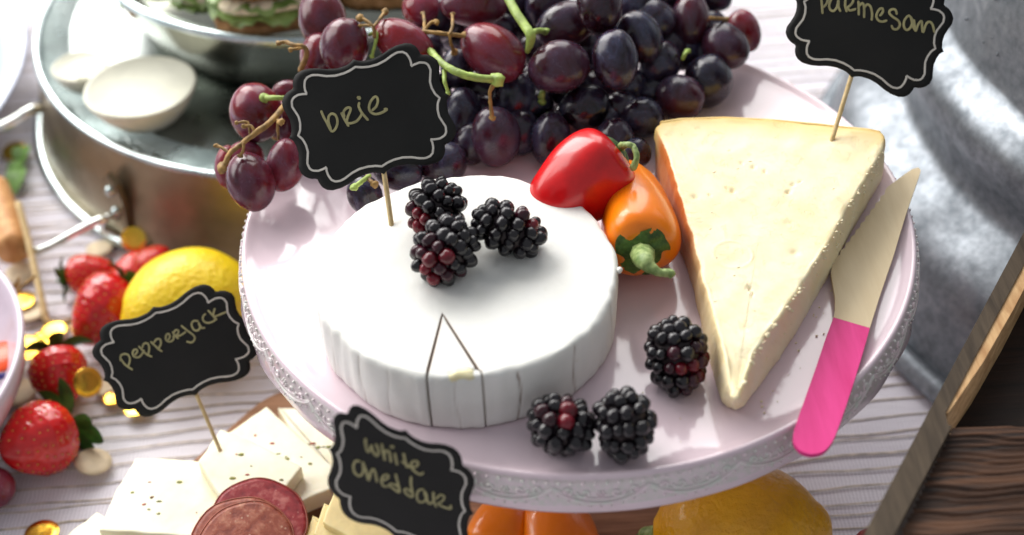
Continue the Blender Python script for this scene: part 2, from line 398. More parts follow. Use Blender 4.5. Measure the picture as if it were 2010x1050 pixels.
# gauze cloth with woven-in threads
cl = thing('tablecloth', 'white open weave gauze cloth with beige threads covering the table', 'tablecloth', (0, 0, 0))
nx, ny = 150, 120; V = []; F = []
def clothz(x, y): return -.02+.05*math.sin(x*.31+y*.22)+.05*math.sin(y*.9+.4*math.sin(x*.15))+.03*math.sin(x*.7-y*.35)
for j in range(ny):
    for i in range(nx):
        x = -120+220*i/(nx-1); y = -45+190*j/(ny-1); V.append((x, y, clothz(x, y)-.06))
for j in range(ny-1):
    for i in range(nx-1): a0 = j*nx+i; F.append((a0, a0+1, a0+nx+1, a0+nx))
obj('weave', V, F, 'cloth', cl)
parts = []; y = -28.0; kk = 0
while y < 75:
    ph = random.random()*6; am = random.uniform(.06, .16)
    P = [(x, y+.05*x+am*math.sin(x*.35+ph)+.05*math.sin(x*1.3+ph*2), clothz(x, y)+.0) for x in np.arange(-62, 52, 1.1)]
    parts.append(tube(P, random.uniform(.028, .05), 5, 1, caps=False)); y += random.choice([.86, .9, .8, .42, .95])
V, F = join(parts); o = obj('thread', V, F, 'thread', cl); o['kind'] = 'stuff'

# ================================================================== CAKE STAND
cs = thing('cake_stand', 'round pink ceramic cake stand with embossed lace edge under the brie and parmesan', 'cake stand', (0, 0, 0))
NS = 26
def scal(t, r, z, j):
    if z < -.9: z = z-.13*(.5-.5*math.cos(NS*t)) ; r = r+.05*math.cos(NS*t)
    return r, z
prof = [(0.001, 0), (6, 0.0), (11.8, 0.0), (12.7, .015), (13.05, .05), (13.3, .12), (13.45, .2), (13.56, .23), (13.64, .2), (13.69, .1), (13.73, -.05), (13.82, -.4), (13.9, -.9), (13.97, -1.2),
        (13.93, -1.3), (13.82, -1.24), (13.68, -.9), (13.5, -.4), (13.2, -.35), (12, -.6), (4, -.9), (3.2, -1.2)]
prof = [(r*.976 if r > 5 else r, z) for r, z in prof]
V, F = revolve(prof, 416, (0, 0, ZP), scal, cap0=False, cap1=False); obj('plate', V, F, 'plate', cs, origin=(0, 0, ZP))
V, F = revolve([(3.2, -1.2), (2.2, -2.2), (1.7, -4), (1.6, -6), (1.9, -8), (3.0, -10), (4.6, -11.2), (5.3, -11.6), (5.4, -11.9), (0.001, -11.9)], 72, (0, 0, ZP)); obj('pedestal', V, F, 'plate', cs)
def sk(a, s, h=0):      # a: arc offset in cm, s: distance down the skirt from the lip
    t = a/13.45; r = np.interp(s, [0, .2, .6, 1.1, 1.4], [13.37, 13.43, 13.5, 13.58, 13.62])+h
    return np.array([r*math.cos(t), r*math.sin(t), ZP+.08-s])
Wm = 2*math.pi*13.48/NS; parts = []
for i in range(8):      # beads along the lip
    parts.append(sphere(8, 6, (.06, .06, .06), sk(-Wm/2+Wm*(i+.5)/8, .12, .02)))
for dip, s0, rr in ((.62, .34, .058), (.46, .30, .042)):
    parts.append(tube([sk(x, s0+dip*math.cos(x/Wm*math.pi)**.8 if abs(x) < Wm/2 else s0, .02) for x in np.linspace(-Wm/2, Wm/2, 13)], rr, 6, 2))
for sg in (-1, 1):
    parts.append(tube([sk(sg*(.55+.26*(1-q)*math.cos(q*7)), .50+.2*(1-q)*math.sin(q*7), .02) for q in np.linspace(0, .9, 12)], .052, 6, 1))
    parts.append(tube([sk(sg*(1.15+.2*(1-q)*math.cos(2+q*7)), .42+.14*(1-q)*math.sin(2+q*7), .02) for q in np.linspace(0, .9, 10)], .048, 6, 1))
    parts.append(tube([sk(sg*.2, .95, .02), sk(sg*.5, 1.0, .02), sk(sg*.9, .82, .02), sk(sg*1.3, .62, .02), sk(sg*1.6, .45, .02)], [.05, .03], 6, 3))
for i in range(6): parts.append(sphere(7, 5, (.055, .055, .055), sk(.13*math.cos(i*math.pi/3), .58+.13*math.sin(i*math.pi/3), .02)))
parts.append(sphere(7, 5, (.06, .06, .06), sk(0, .58, .03)))
for i in range(9):
    x = -Wm/2+Wm*(i+.5)/9; parts.append(sphere(7, 5, (.05, .05, .05), sk(x, .44+.62*math.cos(x/Wm*math.pi)**.8+.08, .01)))
V, F = join(parts); lm = mesh('lace_motif', np.array(V), F, 'lace')
for i in range(NS):
    t = 2*math.pi*(i+.5)/NS; o = bpy.data.objects.new('lace_motif', lm); COL.objects.link(o); o.parent = cs; o.rotation_euler = (0, 0, t)

# ================================================================== BRIE
BC = np.array([-4.30, -5.38]); BR = 5.50; BH = 2.62; ZB = ZP+BH
br = thing('brie_wheel', 'white wheel of brie with one narrow slice cut, under three blackberries', 'cheese', (BC[0], BC[1], ZP))
apex = at(868, 614, ZB)[:2]; cutL = at(841, 732, ZB)[:2]; cutR = at(945, 732, ZB)[:2]
angL = math.atan2(*(cutL-BC)[::-1]); angR = math.atan2(*(cutR-BC)[::-1])
fold = [random.uniform(-.075, .075) for _ in range(40)]
def brr(t, zf):      # wheel radius by angle, paper-pleat facets and creases
    u = ((t+.16*math.sin(3*t+1)+.07*math.sin(7*t)) % (2*math.pi))/(2*math.pi)*25; i = int(u); f = u-i
    a0 = fold[i % 25]; a1 = fold[(i+1) % 25]
    r = BR+(a0+(a1-a0)*f)*(.6+.5*zf)+.03*math.sin(11*t+zf)+.010*math.sin(37*t+zf*3)+.012*math.sin(53*t-zf*2)*math.sin(3*t)
    return r
cracks = [math.atan2(*(at(*p, ZP+1.3)[:2]-BC)[::-1]) for p in [(1026, 790), (1120, 722), (712, 742), (1196, 640), (660, 690), (898, 790), (765, 770)]]
cw = [1, .9, .5, .5, .35, .25, .25]
def brie_piece(name, a0, a1, tip, gap, mat='brie'):
    n = 560 if name != 'slice' else 70
    lv = [(0, .10), (.06, .02), (.18, 0), (.4, -.02), (.6, -.02), (.78, 0), (.9, .0), (.95, .02), (.98, .055), (.994, .10), (1.0, .17), (1.0, .30)]
    th = np.linspace(a0, a1, n); V = []; F = []; st = []; ncut = 14
    tipv = np.array(tip)
    E1 = BC+BR*np.array([math.cos(a1), math.sin(a1)]); E0 = BC+BR*np.array([math.cos(a0), math.sin(a0)])
    for t, ins in lv:
        ring = []
        sh = 0 if t < .999 or ins < .29 else (.013 if name == 'wheel' else .006)
        for q in np.linspace(a0+sh, a1-sh, n):
            r = brr(q, t)-ins
            s = 0
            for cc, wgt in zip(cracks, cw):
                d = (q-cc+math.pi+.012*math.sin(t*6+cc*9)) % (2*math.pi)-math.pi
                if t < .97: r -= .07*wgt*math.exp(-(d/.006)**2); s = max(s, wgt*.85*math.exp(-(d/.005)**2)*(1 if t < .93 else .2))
            ring.append((BC[0]+r*math.cos(q), BC[1]+r*math.sin(q)))
            zz = ZP+.012+(BH-.012)*t
            if .85 <= t < .999: zz -= .025+.02*math.sin(q*9)+.015*math.sin(q*23+1)
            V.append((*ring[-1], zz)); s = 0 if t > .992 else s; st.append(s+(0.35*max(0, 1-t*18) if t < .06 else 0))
        e1 = np.array(ring[-1]); e0 = np.array(ring[0])
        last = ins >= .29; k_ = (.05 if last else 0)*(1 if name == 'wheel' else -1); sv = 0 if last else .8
        md = (cutL+cutR)/2-np.array(apex); md /= np.linalg.norm(md); pr_ = np.array([-md[1], md[0]])
        def off(p, end):
            d_t = np.linalg.norm(p-tipv); kk_ = k_ if name == 'wheel' else -min(.05, .12*d_t)*(1 if last else 0)
            return p+pr_*(kk_ if np.dot(end-tipv, pr_) > 0 else -kk_)
        for s_i in range(1, ncut):       # along cut a1 -> tip -> cut a0
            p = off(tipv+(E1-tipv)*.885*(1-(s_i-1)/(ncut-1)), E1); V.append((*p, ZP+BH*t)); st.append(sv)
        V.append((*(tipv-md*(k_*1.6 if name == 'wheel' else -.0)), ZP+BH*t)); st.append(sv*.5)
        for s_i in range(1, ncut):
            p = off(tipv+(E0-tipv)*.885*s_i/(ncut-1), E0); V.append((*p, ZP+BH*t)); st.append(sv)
    N = n+2*ncut-1; L = len(lv)
    for l in range(L-1):
        for i in range(N): i2 = (i+1) % N; F.append((l*N+i, l*N+i2, (l+1)*N+i2, (l+1)*N+i))
    F += [list(range(N))[::-1]]
    if name == 'wheel':
        b0 = (L-1)*N; mh = n//2; z_t = ZP+BH
        left_ = [b0+i for i in range(mh, n+ncut)]; right_ = [b0+i for i in range(n+ncut-1, N)]+[b0+i for i in range(0, mh+1)]
        for poly, pc in ((left_, BC+np.array([-2.4, .3])), (right_, BC+np.array([2.2, .3]))):
            V.append((pc[0], pc[1], z_t)); st.append(0)
            for i in range(len(poly)): F.append((poly[i], poly[(i+1) % len(poly)], len(V)-1))
    else:
        cc_ = np.mean(np.array(V[(L-1)*N:]), 0); V.append(tuple(cc_)); st.append(0)
        F += [((L-1)*N+i, (L-1)*N+(i+1) % N, len(V)-1) for i in range(N)]
    # last ring stain 0 so that the top stays white
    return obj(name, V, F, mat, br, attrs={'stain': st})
g_ = .013
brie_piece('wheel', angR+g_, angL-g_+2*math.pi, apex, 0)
d_ = (cutL+cutR)/2-apex; d_ /= np.linalg.norm(d_)
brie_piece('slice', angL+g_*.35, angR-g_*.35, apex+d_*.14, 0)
# rind torn off at the front edge of the slice, and a nick on the right
def blob(c, r, seed, amp=.25, n=18, m=12):
    rg = np.random.default_rng(seed); k = rg.normal(0, 1, (5, 3))*2; p = rg.uniform(0, 6, 5)
    return sphere(n, m, r, c, lambda v: v*(1+amp*sum(math.sin(np.dot(k[i], v)+p[i]) for i in range(5))/3))
c = at(903, 737, ZB-.1); V, F = blob(c+np.array([0, .05, -.02]), (.55, .26, .2), 3); obj('exposed_paste', V, F, 'brie_paste', br)
c = at(1216, 530, ZB-.15); V, F = blob(c, (.1, .12, .14), 4); obj('rind_curl', V, F, 'brie', br)

# ================================================================== PARMESAN
PH = 2.15; ZW = ZP+PH
s3 = lambda L: [(1250+a/1.75, 220+b/1.75) for a, b in L]
backT = s3([(62, 52), (80, 33), (150, 22), (300, 17), (450, 24), (600, 37), (700, 48), (800, 58), (845, 68), (857, 88)])
rightT = s3([(850, 120), (820, 180), (780, 245), (740, 310), (700, 385), (650, 470), (600, 545), (560, 612), (500, 695), (450, 765), (405, 835), (380, 900), (368, 950)])
tipT = s3([(352, 985), (335, 990), (318, 975), (310, 930)])
leftT = s3([(300, 860), (285, 790), (258, 690), (230, 600), (205, 500), (180, 400), (150, 300), (115, 190), (88, 105)])
top = [at(*p, ZW) for p in backT+rightT]+[at(*p, ZW-.35) for p in tipT]+[at(*p, ZW) for p in leftT]
backB = s3([(66, 190), (75, 120), (150, 110), (300, 105), (450, 112), (600, 125), (700, 135), (800, 150), (835, 165), (845, 200)])
rightB = s3([(838, 240), (810, 290), (780, 345), (745, 402), (715, 462), (670, 547), (620, 635), (585, 700), (540, 775), (490, 855), (450, 905), (420, 945), (400, 970)])
tipB = s3([(370, 1010), (340, 1025), (312, 1017), (292, 1000)])
leftB = s3([(270, 940), (245, 840), (215, 710), (190, 600), (160, 510), (130, 430), (110, 370), (85, 270), (70, 225)])
bot = [at(*p, ZP+.02) for p in backB+rightB+tipB+leftB]
iB, iR, iT = len(backT), len(backT)+len(rightT), len(backT)+len(rightT)+len(tipT)
def seg(P, a, b, n): return resample(P[a:b], n, closed=False)
def closedseg(P):
    P = [np.asarray(p) for p in P]
    A = seg(P, 0, iB, 90); B = seg(P, iB, iR, 150); C_ = seg(P, iR, iT, 30); D = seg(P, iT, len(P), 130)
    return np.vstack([A, B, C_, D])
T3, B3 = closedseg(top), closedseg(bot)
pw = thing('parmesan_wedge', 'pale yellow wedge of parmesan beside the orange pepper', 'cheese', (7.3, -1.5, ZP))
rg = np.random.default_rng(5)
lvls = [(0, .06), (.05, 0), (.2, -.03), (.4, -.02), (.6, .02), (.75, 0), (.9, .02), (.96, .045), (.99, .08), (1.0, .14)]
V, F = prism(B3, T3, lvls, jig=.045, seed=5)
V = np.array(V); N = len(T3); L = len(lvls)
st = np.zeros(len(V)); rd = np.zeros(len(V))
for l, (t_, ins) in enumerate(lvls):
    for i in range(N):
        k = l*N+i
        if i < 90: rd[k] = .9 if l >= L-4 else 1
        elif i > 270:   # wrapped left face: orange pepper's reflection painted in amber, fading to pale at tip
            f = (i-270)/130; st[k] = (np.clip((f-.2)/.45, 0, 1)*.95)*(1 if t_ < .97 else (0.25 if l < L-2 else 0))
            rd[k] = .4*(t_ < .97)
        if t_ < .97: V[k] += rg.normal(0, .008, 3)
# replace the n-gon top with an uneven surface: rings shrinking to the middle
F = [f for f in F if len(f) < 10]
cen = V[(L-1)*N:].mean(0); prev = (L-1)*N; Vl = [tuple(v) for v in V]; st = list(st); rd = list(rd)
def bumpz(x, y):
    z = .018*max(-1, min(1, 2.5*math.sin(x*1.7+1.3*math.sin(y*1.9)+y*.6)))*math.sin(y*1.3+2*math.sin(x*.9))+.02*math.sin(x*1.1+y*.9)+.012*math.sin(y*2.3-x*1.4+math.sin(x*2))+.008*math.sin(x*5.1+2*math.sin(y*2.3))
    for (px, py, r, dd) in pits:
        d2 = (x-px)**2+(y-py)**2; z -= dd*math.exp(-d2/(r*r))
    z += .022*math.exp(-((math.hypot(x-ringc[0], y-ringc[1])-.72)/.05)**2)
    return z
pits = []
for (a_, b_, r_, d_2) in [(330, 270, .12, .13), (400, 190, .08, .12), (440, 205, .07, .1), (520, 275, .1, .13), (535, 250, .07, .1), (385, 605, .09, .14), (395, 625, .06, .1), (200, 290, .12, .08), (310, 262, .06, .1), (560, 240, .05, .08), (545, 480, .15, .06), (360, 175, .06, .1), (250, 285, .07, .08), (520, 380, .2, .05), (370, 740, .15, .05)]:
    q = at(*s3([(a_, b_)])[0], ZW); pits.append((q[0], q[1], r_, d_2))
ringc = at(*s3([(330, 490)])[0], ZW)[:2]
oi = [i*1 for i in range(N)]
R0 = np.array(Vl[prev:prev+N]); tipc = T3[255]
MR = 70
for m_ in range(1, MR+1):
    f = m_/MR
    ring = R0*(1-f)+cen*f
    for i in range(N):
        x, y, z_ = ring[i]; z_ = ZW-.35*math.exp(-((x-tipc[0])**2+(y-tipc[1])**2)/1.6); Vl.append((x, y, z_+bumpz(x, y)*min(1, f*30)))
        yb = (y-2.2)/3.0; rd.append(float(np.clip(.75*(1-f*5.5), 0, 1)) if i < 90 else 0); st.append(0)
    for i in range(N):
        i2 = (i+1) % N; q = (prev+i, prev+i2, prev+N+i2, prev+N+i)
        F.append(q)
    prev += N
ar = np.sum(B3[:, 0]*np.roll(B3[:, 1], -1)-np.roll(B3[:, 0], -1)*B3[:, 1])
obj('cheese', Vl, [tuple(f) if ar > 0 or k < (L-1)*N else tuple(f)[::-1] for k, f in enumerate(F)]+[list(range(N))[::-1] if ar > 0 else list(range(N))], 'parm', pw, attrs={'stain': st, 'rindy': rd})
# rind: thin crust along the curved back
bi = slice(4, 86); inn = lambda P, o: np.array(P[bi])+np.array([0, o, 0])
Bk = np.vstack([inn(B3, .14), inn(B3, -.05)[::-1]]); Tk = np.vstack([inn(T3, .10), inn(T3, -.12)[::-1]]); Bk[:, 2] = ZP+.03; Tk[:, 2] = ZW-.02
V, F = prism(Bk, Tk, [(0, 0), (.5, 0), (.93, 0), (1, .04)], jig=0); obj('rind', V, F, 'parm_rind', pw)
# cling film on the left face
Lf = []; 
for i in list(range(280, 400)):
    Lf.append((B3[i]+np.array([-.10, 0, 0]), T3[i]*.85+B3[i]*.15+np.array([-.09, 0, 0])))
V = []; F = []
for b_, t_ in Lf:
    for q in np.linspace(0, 1, 7): V.append(b_*(1-q)+t_*q+np.array([-.03*math.sin(q*9+b_[1]*2), 0, 0]))
for i in range(len(Lf)-1):
    for j in range(6): F.append((i*7+j, (i+1)*7+j, (i+1)*7+j+1, i*7+j+1))
obj('cling_film', V, F, 'film', pw)
cb = []; rg = np.random.default_rng(77)
for k in range(95):
    i = int(rg.integers(92, 245)); q = T3[i]*1.0; cn = T3.mean(0); q = q+(cn-q)*rg.uniform(-.012, .035); q[2] = ZW+rg.uniform(-.12, .0) if rg.random() < .6 else ZW-rg.uniform(0, 1.3)
    if q[2] < ZW-.13: q = T3[i]*(1-(ZW-q[2])/PH)+B3[i]*((ZW-q[2])/PH); q += (q-cn)*.004
    s_ = rg.uniform(.025, .085); cb.append(blob(q, (s_, s_*rg.uniform(.5, 1), s_*.6), k, .45, 7, 5))
for k in range(14):
    a_, b_ = rg.uniform(.05, .95), rg.uniform(0, 1)**.7; L_ = T3[int(275+120*b_)]; Rr = T3[int(238-145*b_)]; q = L_*(1-a_)+Rr*a_; s_ = rg.uniform(.02, .06)
    cb.append(blob((q[0], q[1], ZW+bumpz(q[0], q[1])-.012), (s_*1.6, s_, .03), k+300, .5, 7, 5))
V, F = join(cb); o = obj('cheese_crumb', V, F, 'parm_crumb', pw); o['kind'] = 'stuff'

# ================================================================== WOODEN KNIFE
kn = thing('wooden_knife', 'disposable wooden knife with bright pink painted handle leaning across the stand rim', 'knife', at(1680, 620, ZP+.55))
ZK = ZP+.3
edge = [(1740, 374)]
for i in range(22):       # serrations
    f = i/21; x = 1738-102*f; y = 380+138*f; edge.append((x+(2.2 if i % 2 else -1.2), y+(1.2 if i % 2 else -1)))
bladeL = [(1633, 524), (1630, 540), (1633, 560), (1638, 590), (1638, 615), (1635, 629)]
bladeR = [(1706, 650), (1728, 580), (1752, 510), (1776, 430), (1793, 380), (1804, 348), (1806, 340), (1801, 335), (1790, 338), (1772, 350)]
kz = lambda L_: [at(x, y, ZK) for x, y in L_]
V, F = extr(kz(edge+bladeL+bladeR)[::-1], np.array([0, 0, .17])); obj('blade', V, F, 'birch', kn, smooth=False)
hd = smoothline([(1635, 629.5), (1620, 670), (1598, 735), (1575, 800), (1558, 850), (1557, 874), (1570, 891), (1592, 898), (1616, 892), (1634, 870), (1650, 830), (1672, 765), (1692, 700), (1706, 650.5)], 4)
V, F = extr(kz(hd)[::-1], np.array([0, 0, .175])); obj('handle', V, F, 'pink_paint', kn, smooth=False)

cbp = thing('cheese_crumbs', 'few tiny pale parmesan crumbs fallen on the pink plate beside the wedge', 'crumbs', at(1540, 760, ZP)); parts = []; rg = np.random.default_rng(5)
for k in range(34):
    f = rg.uniform(0, 1); q = at(1500+f*200+rg.normal(0, 10), 800-f*330+rg.normal(0, 16), ZP+.02); s_ = rg.uniform(.015, .05); parts.append(blob(q+np.array([0, 0, s_*.5]), (s_, s_*.8, s_*.7), k, .4, 7, 5))
for k in range(12): q = at(rg.uniform(1210, 1420), rg.uniform(610, 900), ZP+.02); s_ = rg.uniform(.012, .03); parts.append(blob(q, (s_, s_, s_), k+60, .4, 7, 5))
V, F = join(parts); o = obj('crumb', V, F, 'parm_crumb', cbp); o['kind'] = 'stuff'
# ================================================================== SIGNS
QI = [(-1, 0), (-.955, -.09), (-.93, -.22), (-.928, -.35), (-.955, -.47), (-.978, -.57), (-.965, -.68), (-.93, -.735), (-.86, -.765), (-.78, -.755), (-.735, -.733), (-.748, -.80), (-.742, -.90), (-.715, -1.0), (-.67, -1.05), (-.60, -1.065), (-.52, -1.035), (-.42, -.975), (-.3, -.935), (-.18, -.935), (-.08, -.96)]
QO = [(-1.135, 0), (-1.09, -.06), (-1.065, -.18), (-1.06, -.33), (-1.085, -.48), (-1.11, -.60), (-1.10, -.72), (-1.05, -.82), (-.98, -.885), (-.90, -.905), (-.895, -.98), (-.87, -1.08), (-.82, -1.16), (-.74, -1.205), (-.62, -1.205), (-.5, -1.165), (-.38, -1.10), (-.25, -1.065), (-.12, -1.075), (-.05, -1.11)]
def fullq(Q, tip):
    A = Q+[tip]; B = [(-x, y) for x, y in Q[::-1]]; top = A+B; C_ = [(x, -y) for x, y in top[::-1]][1:-1]
    return top+C_
INNER = fullq(QI, (0, -1)); OUTER = fullq(QO, (0, -1.155))
def ribbon(P, n, wd, lift):
    """flat raised stroke: P on plane, n plane normal (towards viewer)"""
    P = np.array(P); T = np.gradient(P, axis=0); T /= np.linalg.norm(T, axis=1)[:, None]+1e-9
    S = np.cross(np.tile(n, (len(P), 1)), T); V = []; F = []
    Pn = [P[0]-T[0]*wd*.45]+list(P)+[P[-1]+T[-1]*wd*.45]; Sn = [S[0]]+list(S)+[S[-1]]; W_ = [.5]+[1]*len(P)+[.5]
    for p, s, q in zip(Pn, Sn, W_):
        for a_, h in ((-.5, 0), (-.42, 1), (.42, 1), (.5, 0)): V.append(p+s*wd*q*a_+n*lift*(.15+.85*h))
    for i in range(len(Pn)-1):
        for j in range(3): F.append((i*4+j, i*4+j+1, i*4+4+j+1, i*4+4+j))
    return V, F
def sign(name_label, base, lean, c, u, v, strokes, so, ss, sw, foot, wl=4.2, bend=.12):
    """c,u,v: card centre and half axes as seen; base: 3-D foot of the pick; lean: angle of the card from vertical"""
    nn = np.array([0, -math.cos(lean), math.sin(lean)])      # plane normal facing camera
    g = thing('cheese_sign', name_label, 'sign', base, 'blackboard cheese signs on toothpicks')
    cc = onplane(c[0], c[1], base, nn); k = cmpx(cc); wid = abs(np.linalg.norm(u)*k)
    udir = onplane(c[0]+u[0], c[1]+u[1], base, nn)-cc; hw = np.linalg.norm(udir); udir /= hw
    def pt(x, y, h=0):
        p = onplane(c[0]+x*u[0]+y*v[0], c[1]+x*u[1]+y*v[1], base, nn)
        b = bend*(x*x)-bend*.4
        return p-nn*b+nn*h
    th = .035
    # card as a gridded sheet so that it can bend: outline scaled rings
    out = smoothline([np.array(p) for p in OUTER], 3, True) if False else [np.array(p) for p in OUTER]
    out = resample(out, 200); V = []; F = []; rings = 14; N_ = len(out)
    for side, hh in ((1, 0), (-1, -th)):
        for r in range(rings+1):
            f = 1-r/rings
            for p in out: V.append(pt(p[0]*f, p[1]*f, hh))
    off = (rings+1)*N_
    for r in range(rings):
        for i in range(N_):
            i2 = (i+1) % N_; q = (r*N_+i, r*N_+i2, (r+1)*N_+i2, (r+1)*N_+i)
            F.append(q[::-1]); F.append(tuple(off+k_ for k_ in q))
    for i in range(N_): i2 = (i+1) % N_; F.append((i, i2, off+i2, off+i))
    obj('card', V, F, 'card', g, smooth=True)
    inn_ = resample([np.array(p) for p in INNER], 260); inn_ = np.vstack([inn_, inn_[:2]])
    V, F = ribbon([pt(*p, .012) for p in inn_], nn, wl*k, .01); obj('border_line', V, F, 'card_line', g, smooth=False)
    A = np.linalg.inv(np.array([[u[0], v[0]], [u[1], v[1]]])); parts = []
    for s in strokes:
        s2 = smoothline([np.array(q, float) for q in s], 5)
        P = []
        for q in s2:
            px = so[0]+q[0]/ss; py = so[1]+q[1]/ss; l_ = A @ np.array([px-c[0], py-c[1]]); P.append(pt(l_[0], l_[1], .013+.004*random.random()))
        parts.append(ribbon(P, nn, sw*k*(1.6 if len(s) == 2 and np.hypot(s[0][0]-s[1][0], s[0][1]-s[1][1]) < 20 else 1), .012))
    V, F = join(parts); obj('handwriting', V, F, 'marker', g, smooth=False)
    f0 = np.asarray(base)+np.array([0, 0, 0.0]); top_ = pt(0, .55, -.11); e_ = pt(0, 1.12, -.11)
    dr = f0-e_; f1 = f0+dr/np.linalg.norm(dr)*foot
    V, F = tube([top_, e_, f1], .105*wl/4.2*.95, 10, 3); obj('toothpick', V, F, 'pick', g)
    return g
S_brie = [[(200, 465), (240, 560), (300, 670), (360, 790), (400, 835), (450, 810), (495, 720), (500, 620), (460, 530), (390, 510), (340, 560), (335, 660), (375, 790)],
 [(580, 500), (640, 620), (705, 730)], [(630, 560), (620, 470), (680, 400), (740, 400), (745, 450), (700, 560), (680, 640), (690, 680), (760, 685), (860, 650), (930, 570), (960, 510)],
 [(910, 310), (905, 380), (960, 490), (1070, 620)], [(898, 208), (910, 215)],
 [(1160, 440), (1230, 370), (1260, 270), (1240, 200), (1190, 200), (1120, 290), (1095, 400), (1130, 480), (1220, 515), (1330, 490), (1430, 430), (1390, 420)]]
sign('black scalloped sign lettered brie on a pick in the white brie wheel', at(768, 440, ZB), math.radians(38), (724, 229), (139, -37), (26, 97.5), S_brie, (610, 170), 9.544, 4.9, .5)
S_jack = [[(115, 820), (120, 760), (160, 735), (215, 740), (245, 790), (240, 850), (220, 900)], [(120, 800), (180, 880), (275, 945)],
 [(320, 740), (350, 700), (340, 670), (300, 680), (285, 730), (310, 770), (370, 775), (415, 730), (440, 680)],
 [(375, 630), (440, 700), (490, 740), (545, 765)], [(420, 640), (440, 590), (490, 585), (515, 640), (505, 720)],
 [(540, 565), (600, 620), (640, 660), (685, 690)], [(580, 570), (620, 525), (665, 530), (675, 590), (645, 650)],
 [(780, 530), (800, 490), (780, 450), (745, 480), (750, 540), (800, 560), (845, 530), (850, 480)],
 [(840, 430), (870, 480), (910, 515)], [(850, 440), (880, 400), (915, 410), (910, 450), (880, 480), (940, 475), (1010, 430)],
 [(960, 345), (1040, 410), (1120, 470), (1140, 520), (1100, 570), (1035, 560)],
 [(1180, 280), (1130, 275), (1095, 320), (1120, 390), (1170, 410), (1210, 370), (1190, 300), (1230, 370), (1270, 372)],
 [(1280, 185), (1250, 220), (1260, 280), (1320, 305), (1390, 285), (1430, 250)],
 [(1325, 140), (1380, 200), (1430, 260)], [(1410, 115), (1390, 190), (1400, 225)], [(1400, 225), (1560, 160)]]
sign('black scalloped sign lettered pepperjack standing in front of the lemon on the left', at(432, 884, 3.4), math.radians(34), (343, 688.5), (125, -52.5), (36.5, 75), S_jack, (220, 590), 7, 3.9, .6, 3.6)
S_ched = [[(220, 120), (220, 180), (245, 265), (275, 240), (285, 190), (300, 250), (345, 310), (370, 260), (340, 180)],
 [(405, 175), (420, 260), (440, 350)], [(435, 300), (450, 250), (490, 260), (510, 370)], [(555, 280), (580, 400)], [(520, 200), (527, 205)],
 [(655, 280), (675, 370), (695, 430)], [(640, 370), (720, 430)], [(720, 430), (790, 430), (820, 400), (800, 365), (750, 380), (745, 430), (790, 490), (850, 520), (875, 500)],
 [(150, 380), (110, 375), (80, 430), (95, 510), (150, 545), (190, 500), (190, 400)], [(190, 390), (230, 500), (255, 590), (280, 500), (310, 460), (335, 520), (350, 600)],
 [(420, 590), (475, 560), (475, 525), (430, 530), (400, 590), (425, 650), (470, 655)],
 [(565, 520), (590, 620), (605, 720), (540, 680), (490, 640), (520, 625), (590, 650)], [(740, 550), (740, 640), (760, 770), (700, 750), (665, 700), (690, 680), (745, 720)],
 [(880, 690), (830, 700), (805, 760), (830, 830), (890, 830), (920, 770), (890, 710), (930, 830), (960, 860), (990, 830)],
 [(995, 730), (1000, 820), (1025, 890)], [(1030, 800), (1080, 760), (1120, 790), (1090, 840), (1050, 860), (1110, 900), (1190, 925), (1190, 890)]]
bw = at(775, 1190, 7.6)
sign('black scalloped sign lettered white cheddar in front of the pink stand', bw, math.radians(12), (787, 949), (125.5, 56), (-8.5, 91.5), S_ched, (680, 840), 5.832, 5.0, 3.6, 4.6)
S_parm = [[(170, -60), (180, 60), (190, 195)], [(180, -60), (250, -60), (270, 0), (240, 70), (200, 110)], [(400, -30), (330, -20), (290, 80), (310, 150), (360, 165), (410, 100), (430, 0), (430, 100), (455, 165)],
 [(540, -50), (530, 80), (550, 170)], [(540, -40), (620, -50), (650, 20), (600, 90), (570, 110), (600, 160), (680, 140)],
 [(730, 30), (735, 130), (735, 220)], [(735, 100), (790, 50), (815, 120), (815, 260)], [(815, 120), (860, 70), (910, 100), (935, 200), (930, 300)],
 [(1060, 235), (1100, 180), (1090, 130), (1040, 150), (1000, 240), (1030, 310), (1090, 330), (1150, 315)],
 [(1310, 210), (1290, 150), (1230, 145), (1195, 190), (1240, 250), (1330, 310), (1360, 380), (1320, 440), (1260, 440), (1235, 395)],
 [(1530, 270), (1490, 240), (1430, 310), (1420, 400), (1460, 455), (1520, 420), (1550, 330), (1530, 270), (1560, 400), (1600, 465)],
 [(1575, 310), (1600, 465), (1640, 370), (1690, 320), (1700, 400), (1715, 490), (1760, 370), (1810, 330), (1860, 370), (1890, 480)]]
sign('black scalloped sign lettered parmesan on a pick in the yellow cheese wedge', at(1633, 275, ZW), math.radians(38), (1708, 49), (129, 46), (-32, 89), S_parm, (1590, 0), 7.73, 4.6, .5, 4.0)

